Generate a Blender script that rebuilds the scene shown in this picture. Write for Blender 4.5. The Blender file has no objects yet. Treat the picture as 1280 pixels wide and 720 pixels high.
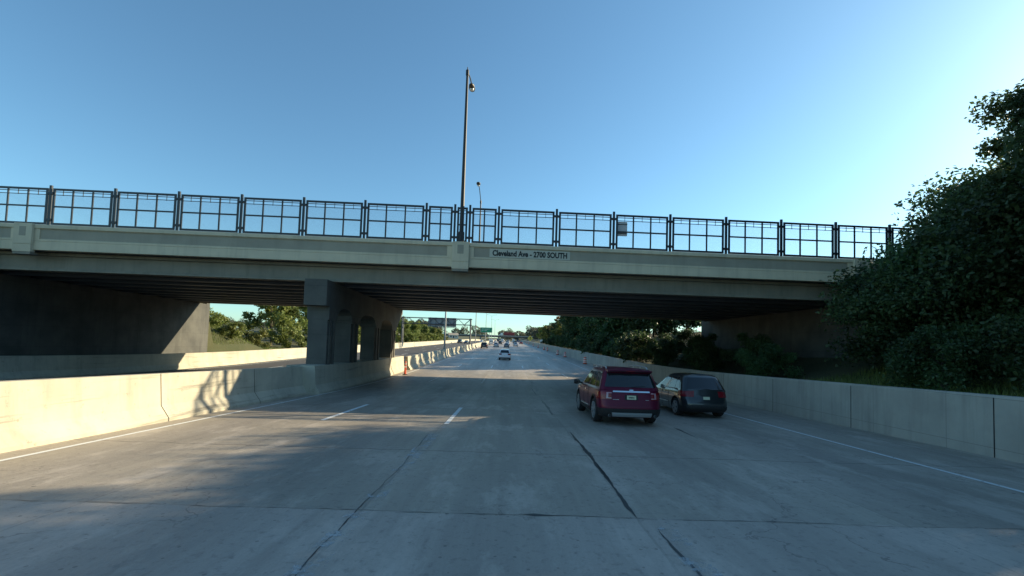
import bpy, bmesh, math, random
import numpy as np
from mathutils import Vector, Matrix
R = math.radians
sc = bpy.context.scene
COL = sc.collection

# ------------------------------------------------------------------ camera, sky, sun, exposure
CAM_Z = 2.1
cd = bpy.data.cameras.new('camera'); cam = bpy.data.objects.new('camera', cd); COL.objects.link(cam)
cd.sensor_width = 36.0; cd.lens = 36.0 * 560 / 1280; cd.shift_y = 48 / 1280
cd.clip_start = 0.05; cd.clip_end = 12000
cam.matrix_world = (Matrix.Translation((0, 0, CAM_Z)) @ Matrix.Rotation(-math.atan(4.2 / 560), 4, 'Z')
                    @ Matrix.Rotation(math.pi / 2 + math.atan(26 / 560), 4, 'X') @ Matrix.Rotation(R(1.85), 4, 'Z'))
sc.camera = cam
SUN_AZ, SUN_EL = R(66), R(21)          # azimuth measured from the driving direction (+Y) towards the right (+X)
w = bpy.data.worlds.new('World'); sc.world = w; w.use_nodes = True
nt = w.node_tree; bg = nt.nodes['Background']
sky = nt.nodes.new('ShaderNodeTexSky'); sky.sky_type = 'NISHITA'; sky.sun_disc = False
sky.sun_elevation = SUN_EL; sky.sun_rotation = SUN_AZ; sky.altitude = 200
sky.air_density = 1.0; sky.dust_density = 0.6; sky.ozone_density = 3.0
tint = nt.nodes.new('ShaderNodeMix'); tint.data_type = 'RGBA'; tint.blend_type = 'MULTIPLY'; tint.inputs[0].default_value = 1.0
tint.inputs[7].default_value = (.80, 1.05, 1.01, 1)
nt.links.new(sky.outputs[0], tint.inputs[6]); nt.links.new(tint.outputs[2], bg.inputs[0]); bg.inputs[1].default_value = 0.108
sd = bpy.data.lights.new('sun', 'SUN'); sun = bpy.data.objects.new('sun', sd); COL.objects.link(sun)
sd.energy = 5.0; sd.angle = R(0.5); sd.color = (1.0, 0.84, 0.56)
SUN_DIR = Vector((math.sin(SUN_AZ) * math.cos(SUN_EL), math.cos(SUN_AZ) * math.cos(SUN_EL), math.sin(SUN_EL)))
sun.rotation_euler = SUN_DIR.to_track_quat('Z', 'Y').to_euler(); sun.location = (30, -10, 40)
sc.view_settings.view_transform = 'Standard'; sc.view_settings.look = 'None'
sc.view_settings.gamma = 1.0; sc.view_settings.use_curve_mapping = False
sc.view_settings.exposure = 0.9
sc.render.engine = 'CYCLES'

rng = random.Random(7)
NP = np.random.default_rng(11)

# ------------------------------------------------------------------ helpers
def tag(o, label=None, cat=None, group=None, kind=None):
    if label: o['label'] = label
    if cat: o['category'] = cat
    if group: o['group'] = group
    if kind: o['kind'] = kind
    return o

def empty(name, loc=(0, 0, 0), rz=0, label=None, cat=None, group=None):
    o = bpy.data.objects.new(name, None); COL.objects.link(o)
    o.location = loc; o.rotation_euler = (0, 0, rz); o.empty_display_size = .3
    return tag(o, label, cat, group)

def copy_tree(o, parent=None):
    c = o.copy(); COL.objects.link(c)
    if parent: c.parent = parent
    for ch in list(o.children): copy_tree(ch, c)
    return c

class MB:
    def __init__(s): s.v = []; s.f = []
    def add(s, vs, fs):
        b = len(s.v); s.v += [tuple(p) for p in vs]; s.f += [tuple(i + b for i in q) for q in fs]; return s
    def box(s, x0, y0, z0, x1, y1, z1):
        x0, x1 = min(x0, x1), max(x0, x1); y0, y1 = min(y0, y1), max(y0, y1); z0, z1 = min(z0, z1), max(z0, z1)
        return s.add([(x0,y0,z0),(x1,y0,z0),(x1,y1,z0),(x0,y1,z0),(x0,y0,z1),(x1,y0,z1),(x1,y1,z1),(x0,y1,z1)],
                     [(0,3,2,1),(4,5,6,7),(0,1,5,4),(1,2,6,5),(2,3,7,6),(3,0,4,7)])
    def bar(s, p0, p1, a, b, up=(0, 0, 1)):       # rectangular bar from p0 to p1, a wide, b high
        p0, p1 = Vector(p0), Vector(p1); d = (p1 - p0).normalized(); u = Vector(up)
        if abs(d.dot(u)) > .98: u = Vector((1, 0, 0))
        x = d.cross(u).normalized() * a / 2; y = x.cross(d).normalized() * b / 2
        vs = [p + q for p in (p0, p1) for q in (-x - y, x - y, x + y, -x + y)]
        return s.add(vs, [(3,2,1,0),(4,5,6,7),(0,1,5,4),(1,2,6,5),(2,3,7,6),(3,0,4,7)])
    def tube(s, p0, p1, r0, r1=None, n=10):
        r1 = r0 if r1 is None else r1
        p0, p1 = Vector(p0), Vector(p1); d = (p1 - p0).normalized()
        x = d.orthogonal().normalized(); y = d.cross(x)
        vs = []
        for p, r in ((p0, r0), (p1, r1)):
            vs += [p + (x * math.cos(2*math.pi*i/n) + y * math.sin(2*math.pi*i/n)) * r for i in range(n)]
        fs = [(i, (i+1) % n, n + (i+1) % n, n + i) for i in range(n)] + [tuple(range(n))[::-1], tuple(range(n, 2*n))]
        return s.add(vs, fs)
    def lathe(s, prof, c=(0,0,0), axis='Z', n=24):   # prof: (radius, height)
        vs = []
        for r, h in prof:
            for i in range(n):
                a = 2*math.pi*i/n; p = (r*math.cos(a), r*math.sin(a), h)
                if axis == 'X': p = (p[2], p[0], p[1])
                if axis == 'Y': p = (p[0], p[2], p[1])
                vs.append((p[0]+c[0], p[1]+c[1], p[2]+c[2]))
        fs = []
        for k in range(len(prof)-1):
            fs += [(k*n+i, k*n+(i+1)%n, (k+1)*n+(i+1)%n, (k+1)*n+i) for i in range(n)]
        fs += [tuple(range(n))[::-1], tuple(range((len(prof)-1)*n, len(prof)*n))]
        return s.add(vs, fs)
    def sweep(s, rings, closed=True, caps=True):     # list of equal rings of points
        n = len(rings[0]); vs = [p for r in rings for p in r]; fs = []
        m = n if closed else n - 1
        for k in range(len(rings)-1):
            fs += [(k*n+i, k*n+(i+1)%n, (k+1)*n+(i+1)%n, (k+1)*n+i) for i in range(m)]
        if caps and closed: fs += [tuple(range(n))[::-1], tuple(range((len(rings)-1)*n, len(rings)*n))]
        return s.add(vs, fs)
    def mesh(s, name, mats, smooth=None):
        me = bpy.data.meshes.new(name); me.from_pydata(s.v, [], s.f)
        bm = bmesh.new(); bm.from_mesh(me); bmesh.ops.recalc_face_normals(bm, faces=bm.faces); bm.to_mesh(me); bm.free()
        for m in (mats if isinstance(mats, (list, tuple)) else [mats]): me.materials.append(m)
        if smooth:
            me.polygons.foreach_set('use_smooth', [True]*len(me.polygons)); me.set_sharp_from_angle(angle=R(smooth))
        return me
    def build(s, name, mat, parent=None, smooth=None, bevel=0, loc=(0,0,0)):
        o = bpy.data.objects.new(name, s.mesh(name, mat, smooth)); COL.objects.link(o); o.location = loc
        if parent: o.parent = parent
        if bevel:
            b = o.modifiers.new('bevel', 'BEVEL'); b.width = bevel; b.segments = 2; b.limit_method = 'ANGLE'
        return o

ORD = ['', 'first', 'second', 'third', 'fourth', 'fifth', 'sixth', 'seventh', 'eighth', 'ninth', 'tenth', 'eleventh',
       'twelfth', 'thirteenth', 'fourteenth', 'fifteenth', 'sixteenth', 'seventeenth', 'eighteenth', 'nineteenth', 'twentieth']
def nth(i): return ORD[i] if i <= 20 else 'twenty ' + ORD[i - 20]

# ------------------------------------------------------------------ materials
def newmat(name):
    m = bpy.data.materials.new(name); m.use_nodes = True
    n = m.node_tree; return m, n.nodes, n.links, n.nodes['Principled BSDF']

def simple(name, col, rough=.5, metal=0, spec=.5, coat=0, emit=None, es=0):
    m, N, L, b = newmat(name)
    b.inputs['Base Color'].default_value = (*col, 1); b.inputs['Roughness'].default_value = rough
    b.inputs['Metallic'].default_value = metal; b.inputs['Specular IOR Level'].default_value = spec
    b.inputs['Coat Weight'].default_value = coat; b.inputs['Coat Roughness'].default_value = .04
    if emit: b.inputs['Emission Color'].default_value = (*emit, 1); b.inputs['Emission Strength'].default_value = es
    return m

def mth(N, L, op, a, b=None, c=None):
    n = N.new('ShaderNodeMath'); n.operation = op
    for i, x in enumerate((a, b, c)):
        if x is None: continue
        if isinstance(x, (int, float)): n.inputs[i].default_value = x
        else: L.new(x, n.inputs[i])
    return n.outputs[0]

def noise(N, L, vec, scale, detail=4, rough=.55):
    n = N.new('ShaderNodeTexNoise'); n.inputs['Scale'].default_value = scale; n.inputs['Detail'].default_value = detail
    n.inputs['Roughness'].default_value = rough; L.new(vec, n.inputs['Vector']); return n.outputs['Fac']

def mapping(N, L, vec, scale=(1,1,1), loc=(0,0,0)):
    n = N.new('ShaderNodeMapping'); n.inputs['Scale'].default_value = scale; n.inputs['Location'].default_value = loc
    L.new(vec, n.inputs['Vector']); return n.outputs[0]

def mixc(N, L, fac, a, b, mode='MIX'):
    n = N.new('ShaderNodeMix'); n.data_type = 'RGBA'; n.blend_type = mode
    for i, x in ((0, fac), (6, a), (7, b)):
        if isinstance(x, (int, float)): n.inputs[i].default_value = x
        elif isinstance(x, tuple): n.inputs[i].default_value = (*x, 1)
        else: L.new(x, n.inputs[i])
    return n.outputs[2]

def rampf(N, L, x, a, b):                # clamp((x-a)/(b-a))
    n = N.new('ShaderNodeMapRange'); n.inputs[1].default_value = a; n.inputs[2].default_value = b
    L.new(x, n.inputs[0]); return n.outputs[0]

def bump(N, L, h, b, strength=.3, dist=.02):
    n = N.new('ShaderNodeBump'); n.inputs['Strength'].default_value = strength; n.inputs['Distance'].default_value = dist
    L.new(h, n.inputs['Height']); L.new(n.outputs[0], b.inputs['Normal'])

def concrete(name, col, dark, rough=.85, streak=1.0, sc_=1.0, form=False, scuff=False):
    m, N, L, b = newmat(name)
    g = N.new('ShaderNodeNewGeometry').outputs['Position']
    n1 = noise(N, L, g, .7 * sc_, 6, .6)
    n2 = noise(N, L, mapping(N, L, g, (2.2, 2.2, .18)), 1.0, 5, .65)     # vertical weather streaks
    n3 = noise(N, L, g, 26, 3)
    c = mixc(N, L, rampf(N, L, n1, .35, .72), dark, col)
    c = mixc(N, L, mth(N, L, 'MULTIPLY', rampf(N, L, n2, .5, .78), .55 * streak), c, tuple(x * .45 for x in dark))
    c = mixc(N, L, mth(N, L, 'MULTIPLY', n3, .25), c, tuple(x * .8 for x in col))
    if form or scuff: sp = N.new('ShaderNodeSeparateXYZ'); L.new(g, sp.inputs[0])
    if form:            # lines left by the formwork
        def ln(v, p, wd): return mth(N, L, 'LESS_THAN', mth(N, L, 'FRACT', mth(N, L, 'MULTIPLY', v, 1 / p)), wd)
        f = mth(N, L, 'MAXIMUM', mth(N, L, 'MAXIMUM', ln(sp.outputs[1], 2.44, .007), ln(sp.outputs[2], 1.22, .012)), 0.0)
        c = mixc(N, L, mth(N, L, 'MULTIPLY', f, .5), c, tuple(x * .4 for x in dark))
    if scuff:           # tyre rubs, chips and splashes
        n4 = noise(N, L, mapping(N, L, g, (1, .22, 5)), 1.0, 7, .7)
        c = mixc(N, L, mth(N, L, 'MULTIPLY', rampf(N, L, n4, .57, .68), .6), c, (.10, .095, .085))
        n5 = noise(N, L, g, 4.5, 7, .75)
        c = mixc(N, L, mth(N, L, 'MULTIPLY', rampf(N, L, n5, .60, .66), .45), c, (.17, .14, .10))
    L.new(c, b.inputs['Base Color']); b.inputs['Roughness'].default_value = rough
    bump(N, L, n3, b, .25, .01)
    return m

M = {}
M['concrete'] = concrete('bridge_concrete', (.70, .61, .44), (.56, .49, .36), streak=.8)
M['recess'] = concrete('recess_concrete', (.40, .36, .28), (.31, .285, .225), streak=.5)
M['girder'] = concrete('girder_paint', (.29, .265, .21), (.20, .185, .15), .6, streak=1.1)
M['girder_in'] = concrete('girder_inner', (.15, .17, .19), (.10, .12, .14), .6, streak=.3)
M['barrier'] = concrete('barrier_concrete', (.56, .52, .41), (.40, .37, .30), streak=.9, scuff=True)
M['wall'] = concrete('wall_concrete', (.46, .43, .37), (.33, .31, .27), streak=1.0, form=True)
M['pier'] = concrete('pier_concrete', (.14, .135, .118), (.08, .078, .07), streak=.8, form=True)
M['name_panel'] = simple('name_panel_paint', (.50, .49, .41), .7)
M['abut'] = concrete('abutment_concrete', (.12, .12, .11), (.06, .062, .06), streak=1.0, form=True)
M['letter'] = simple('letter_paint', (.012, .014, .014), .6)
M['steel'] = simple('fence_steel', (.012, .018, .026), .4)
M['pole'] = simple('pole_bronze', (.022, .021, .021), .5, 0, .4)
M['galv'] = simple('galvanised_steel', (.30, .31, .32), .45, .7)
M['galv_dark'] = simple('weathered_steel', (.11, .12, .13), .5, .5)
M['lamp_glass'] = simple('lamp_glass', (.6, .6, .58), .25)
M['sign_back'] = simple('sign_back_metal', (.62, .61, .64), .5, .2)
M['sign_back_dark'] = simple('sign_back_dark', (.33, .335, .35), .5, .2)
M['sign_green'] = simple('sign_green', (.010, .27, .125), .4)
M['sign_white'] = simple('sign_white', (.75, .76, .74), .4)
M['sign_yellow'] = simple('sign_yellow', (.62, .47, .08), .4)
M['black'] = simple('black_plastic', (.012, .012, .013), .55)
M['tyre'] = simple('tyre_rubber', (.016, .016, .017), .8)
M['rim'] = simple('alloy_rim', (.30, .31, .32), .3, .35)
M['chrome'] = simple('chrome_trim', (.75, .76, .78), .12, 1)
M['silver'] = simple('silver_plastic', (.38, .39, .40), .4, .4)
M['glass'] = simple('dark_window_glass', (.012, .014, .017), .04, 0, .9)
M['tail'] = simple('tail_lens_red', (.20, .006, .012), .25, 0, .4, .2)
M['tail_clear'] = simple('tail_lens_clear', (.42, .24, .27), .12, 0, .6, .5)
M['plate'] = simple('licence_plate', (.62, .60, .42), .4)
M['head'] = simple('headlamp_lens', (.7, .7, .7), .1)
M['drum_o'] = simple('drum_orange', (.78, .10, .04), .45)
M['drum_w'] = simple('drum_white', (.72, .70, .68), .4)
M['bark'] = concrete('tree_bark', (.10, .085, .065), (.05, .042, .034), .9)
M['roof'] = simple('house_roof', (.38, .33, .27), .8)
M['housewall'] = simple('house_siding', (.60, .57, .50), .8)
M['red_box'] = simple('trailer_red', (.22, .03, .03), .5)

def car_paint(name, col, metal=.35):
    return simple(name, col, .28, metal, .5, 1.0)
PAINT = dict(maroon=simple('paint_maroon', (.105, .005, .028), .34, .2, .25, .15), charcoal=car_paint('paint_charcoal', (.028, .032, .036)),
             white=car_paint('paint_white', (.72, .73, .74), 0), silver=car_paint('paint_silver', (.42, .44, .47), .5),
             grey=car_paint('paint_grey', (.14, .16, .18)), black=car_paint('paint_black', (.012, .013, .015)),
             red=car_paint('paint_red', (.30, .012, .012), .1), blue=car_paint('paint_blue', (.03, .07, .16)))

def wire_mesh():
    m, N, L, b = newmat('wire_mesh')
    tc = N.new('ShaderNodeTexCoord').outputs['Object']; sp = N.new('ShaderNodeSeparateXYZ'); L.new(tc, sp.inputs[0])
    def line(v): return mth(N, L, 'GREATER_THAN', mth(N, L, 'FRACT', mth(N, L, 'MULTIPLY', v, 1/.05)), .915)
    f = mth(N, L, 'MAXIMUM', line(sp.outputs[0]), line(sp.outputs[2]))
    b.inputs['Base Color'].default_value = (.04, .05, .06, 1); b.inputs['Roughness'].default_value = .5
    L.new(f, b.inputs['Alpha']); return m
M['wire'] = wire_mesh()

def leafmat(name, c1, c2, c3=None):
    m, N, L, b = newmat(name)
    g = N.new('ShaderNodeNewGeometry'); oi = N.new('ShaderNodeObjectInfo')
    c = mixc(N, L, g.outputs['Random Per Island'], c1, c2)
    n = noise(N, L, g.outputs['Position'], .55, 2)
    c = mixc(N, L, rampf(N, L, n, .42, .66), c, c3 or tuple(x * .62 for x in c1))
    v = N.new('ShaderNodeHueSaturation'); L.new(c, v.inputs['Color'])
    L.new(mth(N, L, 'ADD', mth(N, L, 'MULTIPLY', oi.outputs['Random'], .5), .75), v.inputs['Value'])
    L.new(mth(N, L, 'ADD', mth(N, L, 'MULTIPLY', oi.outputs['Random'], .04), .48), v.inputs['Hue'])
    L.new(v.outputs[0], b.inputs['Base Color']); b.inputs['Roughness'].default_value = .55
    tr = N.new('ShaderNodeBsdfTranslucent'); L.new(v.outputs[0], tr.inputs[0])
    mx = N.new('ShaderNodeMixShader'); mx.inputs[0].default_value = .4
    L.new(b.outputs[0], mx.inputs[1]); L.new(tr.outputs[0], mx.inputs[2])
    L.new(mx.outputs[0], N['Material Output'].inputs[0]); return m
M['leaf_dark'] = leafmat('leaf_dark_green', (.045, .088, .030), (.080, .135, .046))
M['leaf_mid'] = leafmat('leaf_mid_green', (.16, .21, .05), (.24, .26, .07))
M['leaf_yellow'] = leafmat('leaf_yellow_green', (.17, .17, .035), (.24, .20, .05))
M['leaf_orange'] = leafmat('leaf_orange', (.26, .11, .035), (.20, .14, .04))
M['leaf_grey'] = leafmat('leaf_grey_green', (.10, .12, .085), (.14, .15, .10))

# ------------------------------------------------------------------ road profile and terrain
def Rp(y):
    if y < 20: return -.02 * y
    if y < 45: return -.4 - .02 * (y - 20) + .042 / 50 * (y - 20) ** 2
    z45 = -.375
    if y < 320: return z45 + .022 * (y - 45)
    z320 = z45 + .022 * 275
    if y < 450: t = y - 320; return z320 + .022 * t - .022 / 260 * t * t
    return z320 + .022 * 65

XW = 12.0                     # face of the right-hand wall
def sstep(a, b, x): t = min(1, max(0, (x - a) / (b - a))); return t * t * (3 - 2 * t)
def Tz(x, y):
    z = Rp(y)
    if y > 455: z += 6.5 * sstep(462, 600, y)
    if x > 12.2: z += 1.1 * sstep(12.3, 12.8, x) + 4.2 * sstep(13, 30, x)
    if x < -26.4: z += .9 * sstep(-26.5, -27, x) + 2.2 * sstep(-28, -50, x)
    if x > 20.8 or x < -28.6:
        a = 6.55 - max(0, abs(y - 33) - 10.8) / 1.4
        if abs(y - 33) > 10.9: a = min(a, Rp(y) + 1.2 + (.62 * (-27.8 - x) if x < 0 else .75 * (x - 13.5)))
        z = max(z, a)
    return z

M_grass = None
def ground_mat():
    m, N, L, b = newmat('grass_ground')
    g = N.new('ShaderNodeNewGeometry').outputs['Position']
    n1 = noise(N, L, g, .25, 5); n2 = noise(N, L, g, 6, 4)
    c = mixc(N, L, rampf(N, L, n1, .35, .65), (.045, .060, .022), (.095, .090, .040))
    c = mixc(N, L, mth(N, L, 'MULTIPLY', n2, .6), c, (.03, .035, .015))
    L.new(c, b.inputs['Base Color']); b.inputs['Roughness'].default_value = .95; bump(N, L, n2, b, .8, .08); return m
M['ground'] = ground_mat()

YS = [-80, -60, -40, -30, -20, -14, -8, -4, 0, 3, 6, 9, 12, 15, 18, 20, 22, 24, 26, 28, 30, 32, 34, 36, 38, 40, 42, 44, 46, 48, 50, 54, 60,
      70, 80, 95, 110, 130, 150, 175, 200, 230, 260, 290, 320, 340, 360, 380, 400, 425, 450, 520, 560, 600, 650, 900, 1300, 2000, 3500, 6000]
XS = [-6000, -3000, -1200, -500, -250, -150, -100, -70, -55, -48, -42, -37, -34, -31, -29.5, -28.7, -28.5, -27.6, -27, -26.5, -26.2, -18, -10, 0, 6, 11,
      12.28, 12.5, 12.8, 13.3, 14.1, 14.3, 16, 18, 19.8, 20.6, 20.9, 22, 23.5, 25, 28, 31, 36, 44, 60, 90, 150, 300, 700, 1500, 3000, 6000]
mb = MB()
mb.add([(x, y, Tz(x, y) - (.06 if -26.4 < x < 12.2 else 0)) for y in YS for x in XS],
       [(j*len(XS)+i, j*len(XS)+i+1, (j+1)*len(XS)+i+1, (j+1)*len(XS)+i) for j in range(len(YS)-1) for i in range(len(XS)-1)])
tag(mb.build('ground', M['ground'], smooth=60), kind='structure')

def road_mat():
    m, N, L, b = newmat('road_surface')
    g = N.new('ShaderNodeNewGeometry').outputs['Position']; sp = N.new('ShaderNodeSeparateXYZ'); L.new(g, sp.inputs[0])
    x, y = sp.outputs[0], sp.outputs[1]
    wob = mth(N, L, 'MULTIPLY', mth(N, L, 'SUBTRACT', noise(N, L, g, 1.6, 3), .5), .22)
    yw = mth(N, L, 'ADD', y, wob); xw = mth(N, L, 'ADD', x, mth(N, L, 'MULTIPLY', wob, .35))
    lane = mth(N, L, 'MULTIPLY', mth(N, L, 'ADD', xw, 1.87), 1/3.65)
    li = mth(N, L, 'FLOOR', lane); lf = mth(N, L, 'FRACT', lane)
    sl = mth(N, L, 'MULTIPLY', mth(N, L, 'SUBTRACT', yw, 6.05), 1/7.6); si = mth(N, L, 'FLOOR', sl); sf = mth(N, L, 'FRACT', sl)
    cv = N.new('ShaderNodeCombineXYZ'); L.new(li, cv.inputs[0]); L.new(si, cv.inputs[1])
    wn = N.new('ShaderNodeTexWhiteNoise'); wn.noise_dimensions = '2D'; L.new(cv.outputs[0], wn.inputs[0])
    old = mth(N, L, 'MULTIPLY', mth(N, L, 'GREATER_THAN', yw, 6.05), mth(N, L, 'LESS_THAN', yw, 45.5))
    base = mixc(N, L, old, (.42, .405, .39), (.32, .315, .285))
    base = mixc(N, L, .5, base, mixc(N, L, wn.outputs[0], (.72, .72, .72), (1.2, 1.2, 1.2)), 'MULTIPLY')
    st = noise(N, L, mapping(N, L, g, (2.6, .12, 1)), 1.0, 6, .65)          # streaks along the travel direction
    pt = noise(N, L, mapping(N, L, g, (.55, .28, 1)), 1.0, 5, .6)
    fine = noise(N, L, g, 38, 3, .7); ag = noise(N, L, g, 9, 5, .7)
    base = mixc(N, L, mth(N, L, 'MULTIPLY', rampf(N, L, st, .38, .72), .42), base, (.16, .155, .145))
    base = mixc(N, L, mth(N, L, 'MULTIPLY', rampf(N, L, pt, .45, .66), .55), base, (.42, .41, .39))
    oil = mth(N, L, 'MULTIPLY', mth(N, L, 'POWER', mth(N, L, 'SUBTRACT', 1.0, mth(N, L, 'MULTIPLY', mth(N, L, 'ABSOLUTE', mth(N, L, 'SUBTRACT', lf, .5)), 2.0)), 1.4), .5)
    base = mixc(N, L, oil, base, (.15, .15, .145))
    base = mixc(N, L, mth(N, L, 'MULTIPLY', rampf(N, L, ag, .54, .70), .5), base, (.09, .09, .09))
    base = mixc(N, L, mth(N, L, 'MULTIPLY', fine, .42), base, (.12, .12, .115))
    # transverse joints and hairline cracks
    jt = mth(N, L, 'LESS_THAN', mth(N, L, 'ABSOLUTE', mth(N, L, 'SUBTRACT', sf, .5)), .0028)
    base = mixc(N, L, mth(N, L, 'MULTIPLY', jt, .65), base, (.05, .05, .05))
    lj = mth(N, L, 'LESS_THAN', mth(N, L, 'ABSOLUTE', mth(N, L, 'SUBTRACT', mth(N, L, 'FRACT', mth(N, L, 'ADD', lane, .5)), .5)), .0048)
    base = mixc(N, L, mth(N, L, 'MULTIPLY', lj, .22), base, (.06, .06, .06))
    vo = N.new('ShaderNodeTexVoronoi'); vo.feature = 'DISTANCE_TO_EDGE'; vo.inputs['Scale'].default_value = .45
    dis = N.new('ShaderNodeVectorMath'); dis.operation = 'ADD'
    nz = N.new('ShaderNodeTexNoise'); nz.inputs['Scale'].default_value = 2.2; nz.inputs['Detail'].default_value = 5; L.new(g, nz.inputs['Vector'])
    L.new(g, dis.inputs[0]); L.new(nz.outputs['Color'], dis.inputs[1]); L.new(dis.outputs[0], vo.inputs['Vector'])
    cr = mth(N, L, 'MULTIPLY', mth(N, L, 'LESS_THAN', vo.outputs['Distance'], .006), rampf(N, L, pt, .5, .6))
    base = mixc(N, L, mth(N, L, 'MULTIPLY', cr, .5), base, (.06, .06, .06))
    for sc2, th, am in ((1.3, .035, .75), (5.0, .10, .45)):       # oil spots, pits and small stones
        vs = N.new('ShaderNodeTexVoronoi'); vs.inputs['Scale'].default_value = sc2; L.new(g, vs.inputs['Vector'])
        base = mixc(N, L, mth(N, L, 'MULTIPLY', mth(N, L, 'LESS_THAN', vs.outputs['Distance'], th), am), base, (.035, .035, .038))
    cl = noise(N, L, mapping(N, L, g, (1.3, .5, 1), (7, 3, 0)), 1.0, 7, .72)
    base = mixc(N, L, mth(N, L, 'MULTIPLY', rampf(N, L, cl, .52, .66), .35), base, (.52, .51, .49))
    base = mixc(N, L, 1.0, base, (1.30, 1.15, 1.03), 'MULTIPLY')        # tan aggregate
    L.new(base, b.inputs['Base Color'])
    L.new(mth(N, L, 'ADD', mth(N, L, 'MULTIPLY', st, .3), .42), b.inputs['Roughness'])
    hh = mth(N, L, 'ADD', mth(N, L, 'MULTIPLY', fine, .5), mth(N, L, 'MULTIPLY', ag, .9))
    bump(N, L, hh, b, .6, .012); return m
M['road'] = road_mat()
M['asphalt'] = concrete('old_asphalt', (.075, .073, .075), (.05, .05, .052), .85, streak=.1)
YR = [y for y in range(-40, 60, 1)] + [y for y in range(60, 460, 5)] + [460, 520, 700, 1200]
def strip(x0, x1, dz=0., ys=YR, thick=0):
    m = MB(); xs = [x0 + (x1 - x0) * i / 6 for i in range(7)]
    m.add([(x, y, Rp(y) + dz) for y in ys for x in xs], [(j*7+i, j*7+i+1, (j+1)*7+i+1, (j+1)*7+i) for j in range(len(ys)-1) for i in range(6)])
    return m
tag(strip(-9.9, 12.3).build('road', M['road'], smooth=60), kind='structure')
tag(strip(-26.3, -9.9).build('road', M['asphalt'], smooth=60), kind='structure')

def paint_mat():
    m, N, L, b = newmat('worn_paint')
    g = N.new('ShaderNodeNewGeometry').outputs['Position']
    n = noise(N, L, g, 7, 6, .75)
    L.new(mixc(N, L, n, (.60, .62, .62), (.80, .82, .82)), b.inputs['Base Color'])
    L.new(rampf(N, L, n, .31, .40), b.inputs['Alpha']); b.inputs['Roughness'].default_value = .7; return m
M['paint'] = paint_mat()
M['edge_paint'] = simple('edge_paint', (.45, .43, .36), .7)
def quadstrip(m, x, wd, y0, y1, dz=.006, step=1.0):
    n = max(1, int((y1 - y0) / step)); ys = [y0 + (y1 - y0) * i / n for i in range(n + 1)]
    m.add([(x + s * wd / 2, y, Rp(y) + dz) for y in ys for s in (-1, 1)], [(2*j, 2*j+1, 2*j+3, 2*j+2) for j in range(n)])
m = MB()
for lx, off, ln in ((-1.78, 13.6, 4.3), (-5.5, 13.6, 4.4), (5.44, 22.0, 4.3)):
    y = off - (18.2 * 2 if lx == -5.5 else 0)
    while y < 420: quadstrip(m, lx, .14, y, y + ln); y += 18.2
y = 51.0
while y < 420: quadstrip(m, 1.80, .12, y, y + 4.3); y += 18.2
for x in (-14.0, -17.7, -21.4):
    y = -34.0
    while y < 420: quadstrip(m, x, .13, y, y + 4.3); y += 18.2
tag(m.build('lane_markings', M['paint']), kind='structure')
m = MB()
for x in (-8.75, 9.15, -10.75, -25.2): quadstrip(m, x, .11, -40, 440, .006, 2.0)
tag(m.build('edge_lines', M['paint']), kind='structure')

def old_paint():
    m, N, L, b = newmat('old_paint')
    g = N.new('ShaderNodeNewGeometry').outputs['Position']; n = noise(N, L, g, 2.6, 7, .8)
    b.inputs['Base Color'].default_value = (.55, .57, .58, 1); b.inputs['Roughness'].default_value = .8
    L.new(mth(N, L, 'MULTIPLY', rampf(N, L, n, .52, .62), .7), b.inputs['Alpha']); return m
M['old_paint'] = old_paint()
m = MB(); quadstrip(m, -1.86, .30, 3.5, 13.4, .0055, .5); quadstrip(m, 1.9, .22, 26, 50, .0055); quadstrip(m, 2.05, .3, 3.6, 6.0, .0055)
tag(m.build('paint_remains', M['old_paint']), kind='structure')

# sealed cracks along the lane joint: wobbling tar strips
M['tar'] = simple('tar_sealant', (.022, .023, .025), .45)
def tar(m, x, y0, y1, wmax, wob=.05, seed=0):
    r = random.Random(seed); n = int((y1 - y0) / .12); pts = []
    dx = 0
    for i in range(n + 1):
        y = y0 + (y1 - y0) * i / n; dx += r.uniform(-.012, .012); dx *= .97
        wd = wmax * (.45 + .75 * abs(math.sin(y * 1.7 + seed) * math.cos(y * .63))) * r.uniform(.75, 1.25) * min(1, i / 4, (n - i) / 4 + .15)
        pts += [(x + dx - wd/2, y, Rp(y) + .005), (x + dx + wd/2, y, Rp(y) + .005)]
    m.add(pts, [(2*j, 2*j+1, 2*j+3, 2*j+2) for j in range(n)])
m = MB()
tar(m, 1.80, 6.05, 12.9, .085, seed=3); tar(m, 1.86, 7.6, 9.0, .06, seed=9); tar(m, 1.72, 16.4, 22.4, .12, seed=4)
tar(m, 1.62, 24.5, 29, .07, seed=5); tar(m, 5.35, 12.5, 14.3, .07, seed=6); tar(m, -1.9, 4.0, 9.5, .018, seed=7)
tar(m, -1.95, 9.9, 12.0, .024, seed=8); tar(m, 1.98, 4.0, 5.7, .03, seed=12)
# broken edge of the transverse joint
r = random.Random(5); pts = []; n = 130
for i in range(n + 1):
    x = -9 + 18 * i / n; wd = .006 * r.uniform(.1, 1.4) * (1 + 5 * (abs(x - .55) < .2)); yy = 6.05 + r.uniform(-.015, .015) + .02 * math.sin(x * 2.1)
    pts += [(x, yy - wd, Rp(yy) + .005), (x, yy + wd, Rp(yy) + .005)]
m.add(pts, [(2*j, 2*j+2, 2*j+3, 2*j+1) for j in range(n)])
tag(m.build('tar_seams', M['tar']), kind='structure')

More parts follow.
